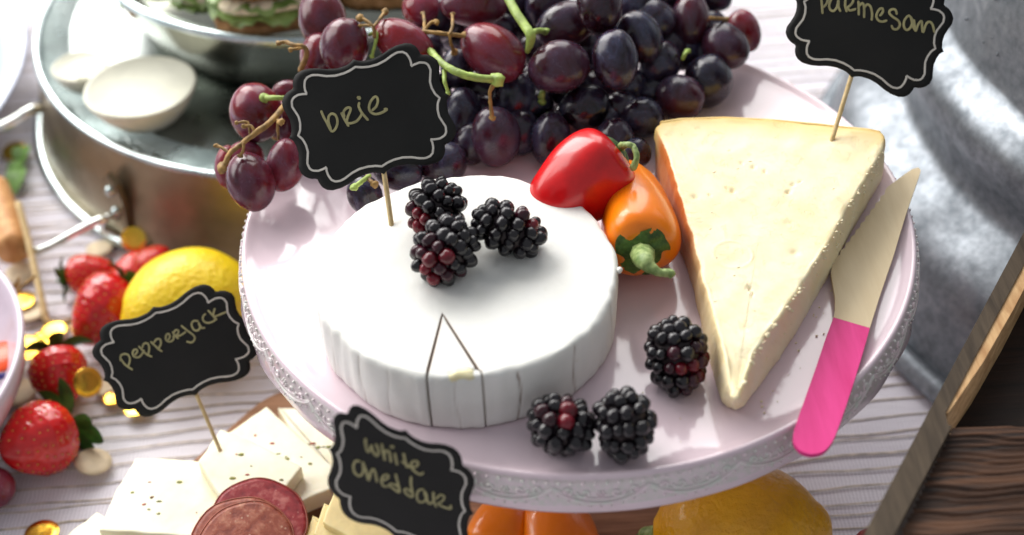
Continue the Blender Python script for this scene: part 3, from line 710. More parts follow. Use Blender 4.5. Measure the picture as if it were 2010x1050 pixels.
# ================================================================== BLACKBERRIES
dmesh = []
for k in range(3):
    V, F = sphere(12, 8, (.282, .282, .295), (0, 0, 0), lambda v: v*(1+.05*math.sin(3*v[0]+k)+.04*math.sin(4*v[1]+2*k))); dmesh.append([mesh('drupelet', V, F, 'drupe'), mesh('drupelet', V, F, 'drupe_red'), mesh('drupelet', V, F, 'drupe_mid')])
def blackberry(label, px, py, z, rp, lp, ang, tilt, redpx=None, redr=0, group='blackberries', hole=False):
    """rp, lp: half width / half length as seen (px); ang: direction of the tip in the picture (deg, 0=right, 90=up); tilt: tip towards the sky"""
    P = at(px, py, z); k = cmpx(P); A, B = lp*k-.15, rp*k-.15
    ax = math.cos(math.radians(ang))*RT+math.sin(math.radians(ang))*UP
    ax = ax*math.cos(math.radians(tilt))+(-FW)*math.sin(math.radians(tilt)); R3 = axes(ax)
    b = thing('blackberry', label, 'blackberry', P, group)
    V, F = sphere(16, 12, (B*.97, B*.97, A*.95)); V = (R3 @ V.T).T+P; obj('core', V, F, 'core', b)
    # rows of drupelets packed along the axis
    row = 0; s = -A*.86
    dd = .425; nrow = int(2*A*.96/(dd*.80))
    for row in range(nrow):
        f = (row+.5)/nrow; phi = math.pi*(1-f)*.93+.04
        zz = A*math.cos(phi); rr = B*(math.sin(phi)**.8)
        n = max(1, int(round(2*math.pi*rr/(dd*.97)))) if rr > .14 else 1
        for i in range(n):
            t = 2*math.pi*(i+.5*(row % 2)+random.uniform(-.13, .13))/n
            j = random.uniform(-.05, .05)
            loc = np.array([(rr+j)*math.cos(t), (rr+j)*math.sin(t), zz+random.uniform(-.05, .05)])
            nrm = np.array([math.cos(t)*rr/(B*B), math.sin(t)*rr/(B*B), zz/(A*A)]); 
            W3 = P+R3 @ loc; Nw = R3 @ nrm
            red = 0
            if redpx is not None:
                d = W3-CAMC; dz = float(np.dot(d, FW)); sx = IW/2+FPX*np.dot(d, RT)/dz; sy = IH/2-FPX*np.dot(d, UP)/dz
                if math.hypot(sx-redpx[0], sy-redpx[1]) < redr*random.uniform(.55, 1.15) and np.dot(Nw, FW) < .1: red = random.choice([1, 1, 2])
                elif math.hypot(sx-redpx[0], sy-redpx[1]) < redr*1.6 and random.random() < .6: red = 2
            elif random.random() < .1: red = 2
            sc_ = random.uniform(.84, 1.14)
            inst('drupelet', dmesh[(i+row) % 3][red], b, W3, axes(Nw), (sc_*random.uniform(.86, 1.06), sc_*random.uniform(.86, 1.06), sc_*random.uniform(.9, 1.05)))
    return b
blackberry('blackberry at the back left of the three on the brie, nearest the brie sign', 857, 409, ZB+.95, 52, 56, 60, 10, (818, 432), 26)
blackberry('blackberry with red drupelets round its hollow end, front one on the brie', 873, 492, ZB+1.0, 56, 68, 50, -8, (860, 520), 34, hole=True)
blackberry('elongated blackberry lying on the right of the three on the brie', 998, 451, ZB+.95, 47, 71, 155, 5, (1040, 435), 14)
blackberry('blackberry reddish on its right side standing between brie and parmesan', 1329, 697, ZP+1.2, 58, 72, 97, 15, (1370, 722), 34)
blackberry('blackberry with a red patch leaning against the front of the brie', 1102, 834, ZP+1.05, 56, 62, 160, 10, (1100, 815), 26)
blackberry('all black blackberry nearest the front rim of the stand', 1226, 832, ZP+1.2, 56, 66, 97, 15)

# ================================================================== GRAPES
gm = []
for k in range(4):
    def gf(v, k=k):
        q = v.copy(); r_ = 1+.03*math.sin(3*v[0]+k)+.02*math.sin(4*v[1]+2*k)-.03*v[2]*(k-1.5)
        d = math.hypot(v[0], v[1])
        if v[2] > 0: r_ -= .09*math.exp(-(d/.16)**2)
        return q*r_
    V, F = sphere(36, 26, (1, 1, 1), (0, 0, 0), gf); gm.append((mesh('grape', V, F, 'grape_red'), mesh('grape', V, F, 'grape_black'), mesh('grape', V, F, 'grape_purple')))
def grapes(par, lst, kind):
    for q in lst:
        px, py, a_, b_, ang, z = q[:6]
        P = at(px, py, z); k = cmpx(P); ax = math.cos(math.radians(ang))*RT+math.sin(math.radians(ang))*UP+FW*random.uniform(-.3, .3)
        kd = q[6] if len(q) > 6 else kind
        inst('grape', random.choice(gm)[kd], par, P, axes(ax), (b_*k*1.05, b_*k*random.uniform(1.03, 1.08), a_*k*1.04))
rb = thing('grape_bunch', 'red grapes with brown stems hanging over the left edge of the stand', 'grapes', at(600, 200, ZP+1), 'bunches of grapes')
bb = thing('grape_bunch', 'heap of dark purple grapes at the back of the stand behind the red pepper', 'grapes', at(1150, 150, ZP+1), 'bunches of grapes')
#            px   py   long short angle z
grapes(rb, [(634, 42, 60, 45, 100, 16.0), (676, 87, 54, 46, 80, 16.6), (788, 84, 62, 40, -30, 16.6), (826, 20, 37, 36, 0, 15.6), (503, 222, 55, 50, 95, 14.4), (493, 357, 57, 46, 110, 13.7),
            (561, 327, 52, 36, 75, 13.6), (447, 328, 42, 26, 90, 12.6), (484, 305, 34, 28, 0, 13.0), (566, 180, 30, 22, 0, 14.0), (629, 108, 48, 40, 80, 15.2), (556, 238, 40, 34, 80, 13.2),
            (868, 35, 45, 38, 60, 15.0, 1), (640, 190, 46, 40, 40, 13.6), (700, 170, 46, 42, 40, 13.6), (690, 250, 46, 42, 0, 13.3), (615, 262, 40, 36, 0, 13.2, 1)], 0)
grapes(bb, [(972, 105, 70, 50, -38, 15.8, 0), (1097, 132, 58, 50, 12, 15.6, 2), (1206, 115, 58, 44, 95, 15.8), (1257, 74, 52, 42, 120, 15.4), (1281, 40, 47, 43, -20, 15.0), (1177, 12, 52, 44, 95, 17.0, 2),
            (1112, 50, 60, 44, 20, 15.6, 2), (1353, 40, 53, 41, 85, 14.6, 2), (1419, 90, 50, 42, -45, 13.9, 2), (1457, 60, 42, 32, 110, 13.7, 0), (1295, 124, 44, 40, 60, 14.0), (1389, 158, 51, 48, 60, 13.25),
            (1337, 192, 48, 43, -20, 13.25, 2), (1403, -2, 34, 24, 0, 14.4), (1237, 168, 34, 28, 60, 13.6), (1147, 213, 50, 42, 20, 13.8), (1080, 272, 50, 38, 80, 13.2), (1258, 232, 43, 40, 0, 13.1),
            (974, 270, 58, 47, 95, 13.35, 2), (897, 132, 40, 33, 80, 14.8), (908, 228, 56, 40, 90, 13.5), (1012, 200, 54, 44, 90, 13.6), (868, 324, 48, 42, 20, 13.0), (930, 12, 62, 40, 0, 16.2, 0),
            (1022, 42, 42, 40, 0, 14.2), (985, 62, 40, 34, 0, 14.0), (1205, 275, 44, 40, 90, 13.1), (1060, 95, 42, 36, 0, 14.0), (1150, 100, 46, 40, 0, 14.0), (1310, 95, 44, 40, 0, 13.7), (1190, 160, 46, 40, 0, 13.7),
            (716, 382, 40, 34, 110, 13.1), (785, 338, 48, 33, -5, 13.1), (820, 258, 48, 42, 30, 13.2), (760, 200, 46, 42, 0, 13.4), (840, 180, 46, 40, 0, 13.9), (950, 180, 44, 40, 0, 13.3), (1045, 210, 44, 38, 30, 13.3),
            (1110, 240, 40, 36, 30, 13.1), (1240, 8, 44, 38, 20, 15.6), (1300, -12, 44, 38, 20, 15.2), (1075, 8, 46, 40, 40, 15.4), (1340, 100, 40, 38, 0, 13.4), (1005, -8, 40, 36, 0, 15.5), (1248, 300, 30, 28, 0, 12.95),
            (830, 100, 44, 38, 20, 14.4), (1215, 215, 40, 36, 0, 13.2), (925, 280, 42, 36, 80, 12.95), (1025, 262, 44, 38, 90, 12.95), (1180, 240, 44, 38, 20, 12.95), (1275, 180, 40, 36, 0, 13.0), (1125, 175, 44, 38, 0, 13.6), (1050, 165, 44, 38, 60, 13.4), (880, 255, 42, 36, 60, 13.0), (940, 225, 42, 38, 40, 13.0), (1060, 30, 44, 40, 0, 14.4), (1220, 55, 44, 40, 0, 14.2), (1390, 60, 42, 38, 0, 13.6), (1385, 110, 42, 38, 0, 13.1), (1145, 60, 44, 38, 0, 13.6), (955, 40, 44, 38, 0, 14.0), (900, 60, 44, 38, 0, 14.0)], 1)
def stem(par, pts, r, mat='stem_brown', knob=True):
    P = [at(*p) for p in pts]; parts = [tube(P, r, 8, 5)]
    if knob:
        rr = r[-1] if isinstance(r, (list, tuple)) else r
        parts.append(blob(P[-1], (rr*1.7, rr*1.7, rr*1.5), int(pts[-1][0]), .3, 10, 7))
    V, F = join(parts); V = np.array(V); V += np.random.default_rng(int(pts[0][0])).normal(0, .008, V.shape)
    obj('stem', V, F, mat, par)
stem(bb, [(985, -30, 17.6), (1010, 20, 17.4), (1030, 50, 17.2), (1042, 72, 17), (1036, 100, 16.2)], [.2, .2, .2, .22, .12], 'stem_green', False)
stem(bb, [(1042, 66, 17), (1056, 60, 16.8), (1070, 62, 16.2)], [.15, .1], 'stem_green')
stem(bb, [(845, 100, 16.6), (865, 122, 16.8), (900, 143, 16.8), (940, 153, 16.6), (975, 156, 16.4)], [.16, .15, .15, .16, .17], 'stem_green')
stem(bb, [(974, 158, 16.4), (962, 180, 16.0), (963, 205, 15.5), (966, 232, 14.9)], [.12, .07, .07, .1])
stem(bb, [(872, 140, 16.6), (873, 160, 16.5), (880, 183, 16.1)], [.1, .06], 'stem_green')
stem(rb, [(600, 150, 15.0), (560, 205, 15.4), (530, 240, 15.6), (500, 262, 15.5), (470, 286, 15.2), (452, 300, 15.1), (443, 318, 14.9), (436, 328, 14.8)], [.13, .12, .13, .11, .1, .11, .14])
stem(rb, [(450, 300, 15.1), (436, 290, 15.2), (425, 286, 15.2)], [.06, .06])
stem(rb, [(478, 282, 15.3), (477, 296, 15.1), (472, 306, 14.9)], [.06, .07])
stem(rb, [(500, 262, 15.5), (494, 248, 15.7), (480, 247, 15.7)], [.06, .07])
stem(rb, [(490, 262, 15.5), (486, 240, 15.8), (464, 241, 15.8)], [.05, .05])
stem(rb, [(546, 222, 15.5), (545, 250, 15.0), (548, 280, 14.4)], [.06, .05])
stem(rb, [(556, 192, 15.6), (535, 192, 15.6), (520, 192, 15.4)], [.1, .12], 'stem_green')
stem(rb, [(545, 236, 15.6), (552, 238, 15.8), (553, 240, 15.9)], [.06, .09])
stem(rb, [(590, 138, 15.2), (600, 115, 16.2), (602, 102, 16.6), (596, 92, 16.9), (575, 88, 17), (560, 82, 17), (546, 85, 17)], [.12, .12, .1, .08, .07])
stem(rb, [(594, 94, 16.9), (578, 96, 17), (570, 97, 17)], [.05, .06])
stem(rb, [(735, 72, 17.2), (732, 52, 17.6), (718, 40, 17.7), (706, 36, 17.7)], [.08, .07, .07, .1])
stem(rb, [(733, 52, 17.6), (745, 38, 17.6), (757, 22, 17.6)], [.06, .06, .1])
stem(rb, [(733, 52, 17.6), (720, 49, 17.6), (708, 50, 17.5)], [.05, .05])
stem(rb, [(725, 68, 17), (740, 66, 17.2), (730, 110, 16.4)], [.07, .07], 'stem_green')
stem(rb, [(800, 66, 16.8), (830, 62, 17), (870, 66, 17), (912, 70, 16.6)], [.1, .09, .09])
stem(rb, [(832, 62, 17), (833, 42, 17), (831, 26, 16.8)], [.07, .06])
stem(rb, [(832, 62, 17), (845, 45, 17.2), (856, 44, 17.2)], [.06, .08])
stem(rb, [(883, 66, 17), (888, 50, 17), (888, 28, 16.9)], [.07, .06])
stem(rb, [(882, 66, 17), (885, 85, 16.6), (892, 103, 15.8)], [.07, .06, .1])
stem(bb, [(725, 345, 14.6), (708, 358, 14.7), (694, 368, 14.6)], [.09, .1], 'stem_green')
stem(bb, [(720, 346, 14.6), (728, 356, 14.6), (736, 362, 14.5)], [.07, .1])
stem(bb, [(1395, 35, 15.2), (1415, 37, 15), (1426, 38, 14.6)], [.08, .08])
stem(bb, [(1060, 190, 14.2), (1066, 180, 14.4), (1064, 200, 14)], [.1, .1], 'stem_green')
stem(bb, [(1340, 115, 14.6), (1345, 105, 14.8), (1350, 100, 14.6)], [.08, .08], 'stem_green')

# ================================================================== PEPPERS
def pepper(label, A, B, R, mat, calyx_r, stem_pts, bendv=(0, 0, 0), group=None, prof=None, lobes=3, stem_r=(.2, .1, .13), tipn=None):
    A, B = np.asarray(A, float), np.asarray(B, float); g = thing('mini_pepper', label, 'pepper', A*.5+B*.5-np.array([0, 0, R]), group)
    prof = prof or [(0, .02), (.02, .3), (.07, .52), (.18, .74), (.35, .9), (.55, 1.0), (.75, 1.0), (.88, .92), (.95, .78), (.985, .6), (1.0, .42), (.985, .25), (.975, .02)]
    pr = smoothline([np.array(p) for p in prof], 5); R3 = axes(B-A); Ln = np.linalg.norm(B-A); V = []; F = []; n = 48
    for s, r in pr:
        c_ = A+(B-A)*s+np.array(bendv)*math.sin(math.pi*min(1, s))
        for i in range(n):
            t = 2*math.pi*i/n; q = r*R*(1+.045*math.cos(lobes*t+.6)*(.4+s)+.02*math.sin(5*t+s*4)+.015*math.sin(9*s+2*t))
            V.append(c_+R3 @ np.array([q*math.cos(t), q*math.sin(t), 0]))
    for j in range(len(pr)-1):
        for i in range(n): i2 = (i+1) % n; F.append((j*n+i, j*n+i2, (j+1)*n+i2, (j+1)*n+i))
    F.append(list(range(n))[::-1]); F.append([(len(pr)-1)*n+i for i in range(n)])
    obj('skin', V, F, mat, g)
    # calyx: six lobed cap
    d = (B-A)/Ln; V = []; F = []; n = 48; m = 8; tip = B+d*.0
    for j in range(m+1):
        f = j/m
        for i in range(n):
            t = 2*math.pi*i/n; rr = calyx_r*f*(1+(.16*(abs(math.cos(2.5*t+.4))**.6-.6))*f+.05*math.sin(3*t)*f)
            h = (.14+.06*math.sin(5*t)*f)-.22*f**2.6+.04*math.sin(t*9+f*7)*f+.1*(1-f)**2
            V.append(tip+R3 @ np.array([rr*math.cos(t), rr*math.sin(t), h-.02]))
    for j in range(m):
        for i in range(n): i2 = (i+1) % n; F.append((j*n+i, j*n+i2, (j+1)*n+i2, (j+1)*n+i))
    obj('calyx', V, F, 'calyx', g)
    if stem_pts:
        P = [tip+d*.05]+[np.asarray(p) for p in stem_pts]
        V, F = tube(P, list(stem_r), 9, 6); V = np.array(V)+rng.normal(0, .012, (len(V), 3)); obj('stem', V, F, 'pstem', g)
    return g
pepper('small red sweet pepper lying between the dark grapes and the brie', at(1050, 430, ZP+1.4), at(1213, 293, ZP+3.5), 1.66, 'red_pepper', .78,
       [at(1228, 284, ZP+4.2), at(1243, 288, ZP+4.2), at(1250, 308, ZP+4.0), at(1243, 328, ZP+3.6)], group='peppers on the stand', stem_r=(.2, .13, .12, .11, .15))
pepper('small orange sweet pepper under the red one with its green stem towards us', at(1222, 335, ZP+1.2), at(1260, 496, ZP+1.9), 1.44, 'orange_pepper', 1.02,
       [at(1266, 512, ZP+2.6), at(1276, 524, ZP+2.6), at(1294, 534, ZP+2.5), at(1317, 537, ZP+2.4)], group='peppers on the stand', bendv=(.12, 0, 0), stem_r=(.5, .36, .24, .15, .17),
       prof=[(0, .02), (.02, .3), (.07, .52), (.18, .74), (.35, .88), (.55, .98), (.75, 1.03), (.88, 1.0), (.95, .88), (.985, .7), (1.0, .5), (.985, .25), (.975, .02)])
# ================================================================== SERVING BOARD AND FOOD BELOW THE STAND
sb = thing('serving_board', 'brown wooden serving board on the cloth beneath the cake stand and cheeses', 'board', (-4, -4, 0))
ol = [np.array(at(x, y, .9)) for x, y in [(505, 812), (560, 783)]]
ol = [np.array(p) for p in [(-21.5, -9.5, .15), (-15.4, .3, .15), (-12.6, 2.2, .15), (-9, 3, .15), (5, 3, .15), (7.6, .5, .15), (8, -12, .15), (6, -16, .15), (-18, -16, .15)]]
ol = resample(smoothline(ol, 6, True), 160); V, F = prism(ol, ol+np.array([0, 0, .75]), [(0, .1), (.15, 0), (.85, 0), (1, .1)]); obj('board', V, F, 'board', sb, origin=(-4, -4, 0))
def slab(name, label, cat, pts, z, th, mat, group, flecks=0, seed=0, fl=None, tiltz=None, jig=.04):
    top_ = np.array([at(x, y, z+th) for x, y in pts]); 
    if tiltz is not None: top_[:, 2] = z+th; 
    c_ = top_.mean(0); g = thing(name, label, cat, (c_[0], c_[1], z), group)
    top_ = resample(top_, 120); b_ = top_.copy(); b_[:, 2] = z
    V, F = prism(b_, top_, [(0, .03), (.1, 0), (.5, 0), (.88, 0), (.96, .015), (1, .05), (1, .12)], jig=jig, seed=seed)
    obj('slab', V, F, mat, g)
    if flecks:
        rg = np.random.default_rng(seed); parts = {'fleck_green': [], 'fleck_red': []}
        for i in range(flecks):
            a_ = rg.uniform(0, 1, len(top_[::20])); a_ = a_**3; a_ /= a_.sum(); p = (top_[::20]*a_[:, None]).sum(0); p[2] = z+th
            s_ = rg.uniform(.035, .15)
            parts['fleck_green' if rg.random() < .7 else 'fleck_red'].append(blob(p, (s_, s_*rg.uniform(.3, .7), .035), i+seed, .3, 8, 6))
        for k, pp in parts.items():
            if pp: V, F = join(pp); o = obj('pepper_fleck', V, F, k, g); o['kind'] = 'stuff'
    return g
JG = 'pepperjack cheese slices'
slab('pepperjack_slice', 'pale slice of pepperjack tucked under the left edge of the stand', 'cheese slice', [(545, 800), (600, 800), (690, 880), (690, 960), (640, 940), (590, 880)], .95, .8, 'jack', JG, 6, 1)
slab('pepperjack_slice', 'thick slice of pepperjack directly behind the slice holding the sign', 'cheese slice', [(523, 797), (600, 866), (655, 915), (650, 960), (590, 985), (530, 940), (470, 870), (448, 848), (483, 825)], 1.8, .9, 'jack', JG, 9, 2)
slab('pepperjack_slice', 'slice of pepperjack holding the sign, resting above the others', 'cheese slice', [(433, 842), (500, 868), (592, 916), (568, 948), (530, 1010), (450, 1000), (388, 905)], 2.7, .7, 'jack', JG, 7, 3)
slab('pepperjack_slice', 'large pale slice of pepperjack flecked with pepper left of the salami', 'cheese slice', [(267, 899), (340, 900), (455, 912), (450, 960), (440, 1060), (300, 1047), (193, 1040), (225, 965)], 1.9, .8, 'jack', JG, 12, 4)
slab('pepperjack_slice', 'slice of pepperjack showing only its corner at the lower left', 'cheese slice', [(190, 1004), (240, 1030), (300, 1090), (200, 1130), (110, 1068)], 1.0, .75, 'jack', JG, 3, 6)
def salami(label, px, py, z, rpx, mat, tilt):
    P = at(px, py, z); r = rpx*cmpx(P); g = thing('salami_slice', label, 'salami', P, 'salami slices')
    nrm = np.array(tilt, float); R3 = axes(nrm)
    V, F = revolve([(.001, .02), (r*.5, .03), (r*.9, .02), (r*.965, .015), (r*.965, -.1), (.001, -.1)], 60, fn=lambda t, q, zz, j: (q*(1+.015*math.sin(3*t+px)+.01*math.sin(7*t)), zz+.04*math.sin(2*t+px)*q/r)); V = (R3 @ np.array(V).T).T+P; obj('meat', V, F, mat, g)
    V, F = revolve([(r*.967, -.12), (r*.967, .02), (r*.985, .035), (r, 0), (r*.99, -.12), (r*.967, -.12)], 60, fn=lambda t, q, zz, j: (q*(1+.015*math.sin(3*t+px)+.01*math.sin(7*t)), zz+.04*math.sin(2*t+px)*q/r), cap0=False); V = (R3 @ np.array(V).T).T+P; obj('casing', V, F, 'casing', g)
tl_ = (0, -.35, 1)
salami('dark red salami slice at the back of the three', 506, 1024, 3.85, 97, 'salami_red', (.1, -.2, 1))
salami('salami slice peeking out between the dark red one and the front one', 472, 1064, 4.5, 99, 'salami', (.05, -.25, 1))
salami('brown mottled salami slice in front on top of the others', 483, 1072, 4.75, 97, 'salami', (.05, -.25, 1))
# white cheddar slices fanned out
for i, (x0, y0) in enumerate([(655, 962), (636, 986), (613, 1011), (588, 1032), (560, 1056)]):
    slab('white_cheddar_slice', ['topmost and farthest slice of white cheddar behind the sign', 'second white cheddar slice from the back of the fanned stack', 'middle slice of the fanned white cheddar stack', 'white cheddar slice one step in front of the middle of the stack', 'front slice of the fanned white cheddar, cut off by the picture edge'][i], 'cheese slice',
         [(x0, y0), (x0+75, y0+32), (x0+150, y0+66), (x0+135, y0+130), (x0+60, y0+110), (x0-22, y0+62)], 3.7-.36*i, .55, 'cheddar', 'white cheddar slices', 0, i, jig=.05)
# peppers, lemons below
og = 'peppers under the stand'
pepper('orange red pepper under the stand right beside the white cheddar sign', at(1030, 985, 1.8), at(955, 1110, 2.4), 1.55, 'orange_pepper', .5, None, group=og)
pepper('red orange pepper farthest under the stand between two orange ones', at(1040, 950, 2.0), at(1000, 1010, 1.8), 1.1, 'red_pepper', .4, None, group=og)
pepper('orange pepper lying under the middle front of the stand', at(1075, 975, 1.9), at(1100, 1130, 2.2), 1.75, 'orange_pepper', .5, None, group=og)
pg = thing('green_stem_pepper', 'dark pepper with a green stem end between orange pepper and lemon', 'pepper', at(1280, 1065, 1.2), og)
V, F = blob(at(1285, 1075, 1.6), (1.0, .8, .7), 9, .1, 24, 16); obj('skin', V, F, 'calyx', pg)
V, F = tube([at(1268, 1050, 2.1), at(1290, 1044, 2.5), at(1296, 1040, 2.8)], [.35, .3, .34], 10, 4); obj('stem', V, F, 'pstem', pg)
def lemon(label, P, R, L, axis, mat):
    g = thing('lemon', label, 'lemon', np.asarray(P)-np.array([0, 0, R]), 'lemons'); R3 = axes(axis)
    pr = [(0.001, -L), (.18*R, -L*.99), (.26*R, -L*.955), (.36*R, -L*.91), (.55*R, -L*.82), (.78*R, -L*.6), (.94*R, -L*.33), (R, 0), (.95*R, L*.33), (.8*R, L*.6), (.58*R, L*.8), (.42*R, L*.9), (.34*R, L*.97), (.22*R, L*1.04), (.1*R, L*1.07), (.001, L*1.065)]
    pr = [tuple(q) for q in smoothline([np.array(q) for q in pr], 3)]
    V, F = revolve(pr, 64, fn=lambda t, r, z, j: (r*(1+.02*math.sin(2*t+z*.4)+.012*math.sin(5*t+z)), z)); V = (R3 @ np.array(V).T).T+np.asarray(P)
    obj('peel', V, F, mat, g); return g
lemon('whole lemon on the left behind the pepperjack sign', at(372, 602, 2.9), 2.75, 3.2, (1, .35, .1), 'lemon')
lemon('deep yellow lemon under the right front of the stand', at(1450, 1042, 3.0), 2.72, 3.4, (1, -.12, .12), 'lemon_deep')

# ================================================================== STRAWBERRIES
def strawberry(label, px, py, z, Rpx, tipdir, lenf=1.25, leaves=6, leafpx=1.0, calyx_ang=0, seed=0):
    P = at(px, py, z); R = Rpx*cmpx(P); g = thing('strawberry', label, 'strawberry', P-np.array([0, 0, R]), 'strawberries'); R3 = axes(-np.asarray(tipdir, float))
    # local +z = calyx end, -z = tip
    rg = np.random.default_rng(seed); L = R*lenf
    def prof(f):  # f 0 tip..1 calyx
        return float(np.interp(f, [0, .03, .1, .25, .5, .7, .85, .95, 1], [0, .2, .42, .68, .95, 1.0, .9, .6, .1]))
    seeds = []
    rows = 11
    for j in range(1, rows):
        f = j/rows; rr = prof(f)*R; n = max(3, int(2*math.pi*rr/(R*.36)))
        for i in range(n): t = 2*math.pi*(i+.5*(j % 2))/n+rg.normal(0, .04); seeds.append((rr*math.cos(t), rr*math.sin(t), (f*2-1)*L+rg.normal(0, .02)))
    S = np.array(seeds); n, m_ = 72, 60; V = []
    for j in range(m_+1):
        f = j/m_; rr = prof(f)*R
        for i in range(n):
            t = 2*math.pi*i/n; q = rr*(1+.03*math.sin(3*t+seed)); V.append((q*math.cos(t), q*math.sin(t), (f*2-1)*L))
    V = np.array(V); d2 = ((V[:, None, :]-S[None])**2).sum(2).min(1); V -= (V/(np.linalg.norm(V, axis=1)[:, None]+1e-6))*(.07*R/1.6*np.exp(-d2/(.11*R/1.6)**2))[:, None]
    F = [(j*n+i, j*n+(i+1) % n, (j+1)*n+(i+1) % n, (j+1)*n+i) for j in range(m_) for i in range(n)]
    obj('flesh', (R3 @ V.T).T+P, F, 'straw', g)
    sp = []
    for s in S: sp.append(sphere(6, 5, (.035, .035, .05), s*.985))
    V, F = join(sp); o = obj('seeds', (R3 @ np.array(V).T).T+P, F, 'seed', g); o['kind'] = 'stuff'
    for k in range(leaves):
        t = 2*math.pi*k/leaves+rg.normal(0, .15)+calyx_ang; ll = R*rg.uniform(.75, 1.05)*leafpx; V = []; F = []; up_ = rg.uniform(-.1, .5)
        for a_ in range(9):
            u = a_/8; wd = ll*.26*math.sin(math.pi*min(1, u*.93+.07))**.7; rr = .12*R+ll*u; zz = L*1.0+ll*up_*u*u*1.2+.15*math.sin(math.pi*u)*ll-.1*u*ll
            for b_ in (-1, -.5, 0, .5, 1):
                x = rr; y = wd*b_; V.append((x*math.cos(t)-y*math.sin(t), x*math.sin(t)+y*math.cos(t), zz+.22*abs(b_)*wd*1.3))
        nn = len(V); V += [(x, y, z2-.035) for x, y, z2 in V]
        for a_ in range(8):
            for b_ in range(4): q = (a_*5+b_, a_*5+b_+1, a_*5+b_+6, a_*5+b_+5); F.append(q[::-1]); F.append(tuple(nn+w_ for w_ in q))
        obj('leaf', (R3 @ np.array(V).T).T+P, F, 'leaf', g)
    V, F = tube([(0, 0, L*.95), (.05, 0, L+.2), (.15, .05, L+.5)], .07, 6, 2); obj('stalk', (R3 @ np.array(V).T).T+P, F, 'leaf', g)
    return g
strawberry('largest bright strawberry at the lower left, tip towards us', 68, 866, 1.75, 76, (-.55, -.75, .35), 1.0, 7, 1.15, .3, 1)
strawberry('dark red strawberry with upright leaves just behind the largest one', 118, 742, 1.4, 58, (.25, -.8, -.25), 1.05, 6, 1.2, .9, 2)
strawberry('broad strawberry between the lemon and the pepperjack sign', 200, 612, 1.7, 64, (-.5, -.7, -.3), 1.2, 6, .8, .2, 3)
strawberry('strawberry with its leafy end to the left in the rear row', 180, 536, 1.3, 42, (.9, .1, .1), 1.15, 6, 1.0, .2, 4)
strawberry('strawberry in the rear row resting against the lemon', 262, 532, 1.5, 40, (.3, .6, .5), 1.1, 6, .9, .5, 5)
strawberry('small strawberry tucked against the tarnished tin pan', 305, 512, 1.9, 36, (.6, .4, .4), 1.0, 5, .7, .2, 6)
V, F = blob(at(-12, 958, 1.0), (.95, .95, .95), 21, .05, 24, 18)
g = thing('dark_grape', 'small dark red round fruit cut off at the left picture edge', 'fruit', at(-12, 958, 0)); obj('skin', V, F, 'grape_red', g)
V, F = blob(at(1712, 1068, 5.0), (.9, .6, .5), 22, .1, 24, 16)
g = thing('dried_fruit', 'reddish brown wrinkled fruit just showing at the bottom edge by the crate', 'fruit', at(1712, 1068, 4)); obj('skin', V, F, 'salami_red', g)

# ================================================================== TIN PAN, BOWL, CUPS
PC = (-12.6, 27.4)
tp = thing('tin_pan', 'large tarnished round tin pan turned upside down as a riser', 'pan', (*PC, 0))
V, F = revolve([(.001, 6.0), (12, 5.98), (15.6, 5.95), (15.95, 5.96)], 160, (*PC, 0)); obj('pan_bottom', V, F, 'pan_top', tp)
V, F = revolve([(15.95, 5.96), (16.05, 6.15), (16.25, 6.22), (16.42, 6.12), (16.45, 5.95), (16.3, 5.85)], 160, (*PC, 0), cap0=False, cap1=False); obj('top_rim', V, F, 'rim_metal', tp)
V, F = revolve([(16.32, 5.87), (16.5, 4.6), (16.75, 2.8), (17.0, 1.2), (17.15, .6)], 160, (*PC, 0), cap0=False, cap1=False, fn=lambda t, r, z, j: (r+.05*math.sin(9*t+z)+.04*math.sin(17*t-2*z), z)); obj('wall', V, F, 'pan_side', tp)
V, F = tube([(PC[0]+17.45*math.cos(t), PC[1]+17.45*math.sin(t), .45) for t in np.linspace(0, 2*math.pi, 121)], .34, 12, 1, caps=False); obj('bottom_rim', V, F, 'rim_metal', tp)
# handle bracket and wire bail
bk = at(212, 438, 2.2); dv = np.array([bk[0]-PC[0], bk[1]-PC[1], 0]); dv /= np.linalg.norm(dv)
pc3 = np.array([*PC, 0]); foot_ = pc3+dv*16.9; sd = np.array([-dv[1], dv[0], 0])
V, F = prism(*[np.array([foot_+sd*x+dv*.25*o_+np.array([0, 0, z_]) for x, z_ in [(-.7, 3.0), (-.5, 1.3), (.5, 1.3), (.7, 3.0), (.5, 4.4), (0, 4.9), (-.5, 4.4)]]) for o_ in (0, 1)], [(0, 0), (1, 0)]) if False else extr([foot_+sd*x+np.array([0, 0, z_]) for x, z_ in [(-.7, 3.0), (-.5, 1.3), (.5, 1.3), (.7, 3.0), (.5, 4.4), (0, 4.9), (-.5, 4.4)]], dv*.35)
lugo = obj('handle_lug', V, F, 'pan_side', tp, smooth=False)
for z_ in (3.9, 2.5): V, F = sphere(12, 8, (.3, .3, .3), foot_+dv*.38+np.array([0, 0, z_])); obj('rivet', V, F, 'rim_metal', lugo)
V, F = tube([foot_+dv*.3+np.array([0, 0, 2.0]), foot_+dv*1.0+np.array([0, 0, 2.6]), foot_+dv*1.2-sd*.4+np.array([0, 0, 1.7]), foot_+dv*.5+np.array([0, 0, .9])], .16, 8, 6); obj('wire_loop', V, F, 'wire', lugo)
wl_ = [at(205, 430, 2.6), at(190, 435, 2.6), at(150, 455, 2.3), at(100, 482, 1.8), at(70, 493, 1.6), at(55, 488, 1.5), at(30, 450, 1.5), at(0, 400, 1.5), at(-20, 370, 1.5)]
V, F = tube(wl_, .24, 10, 6); bl = obj('bail_handle', V, F, 'wire', tp)
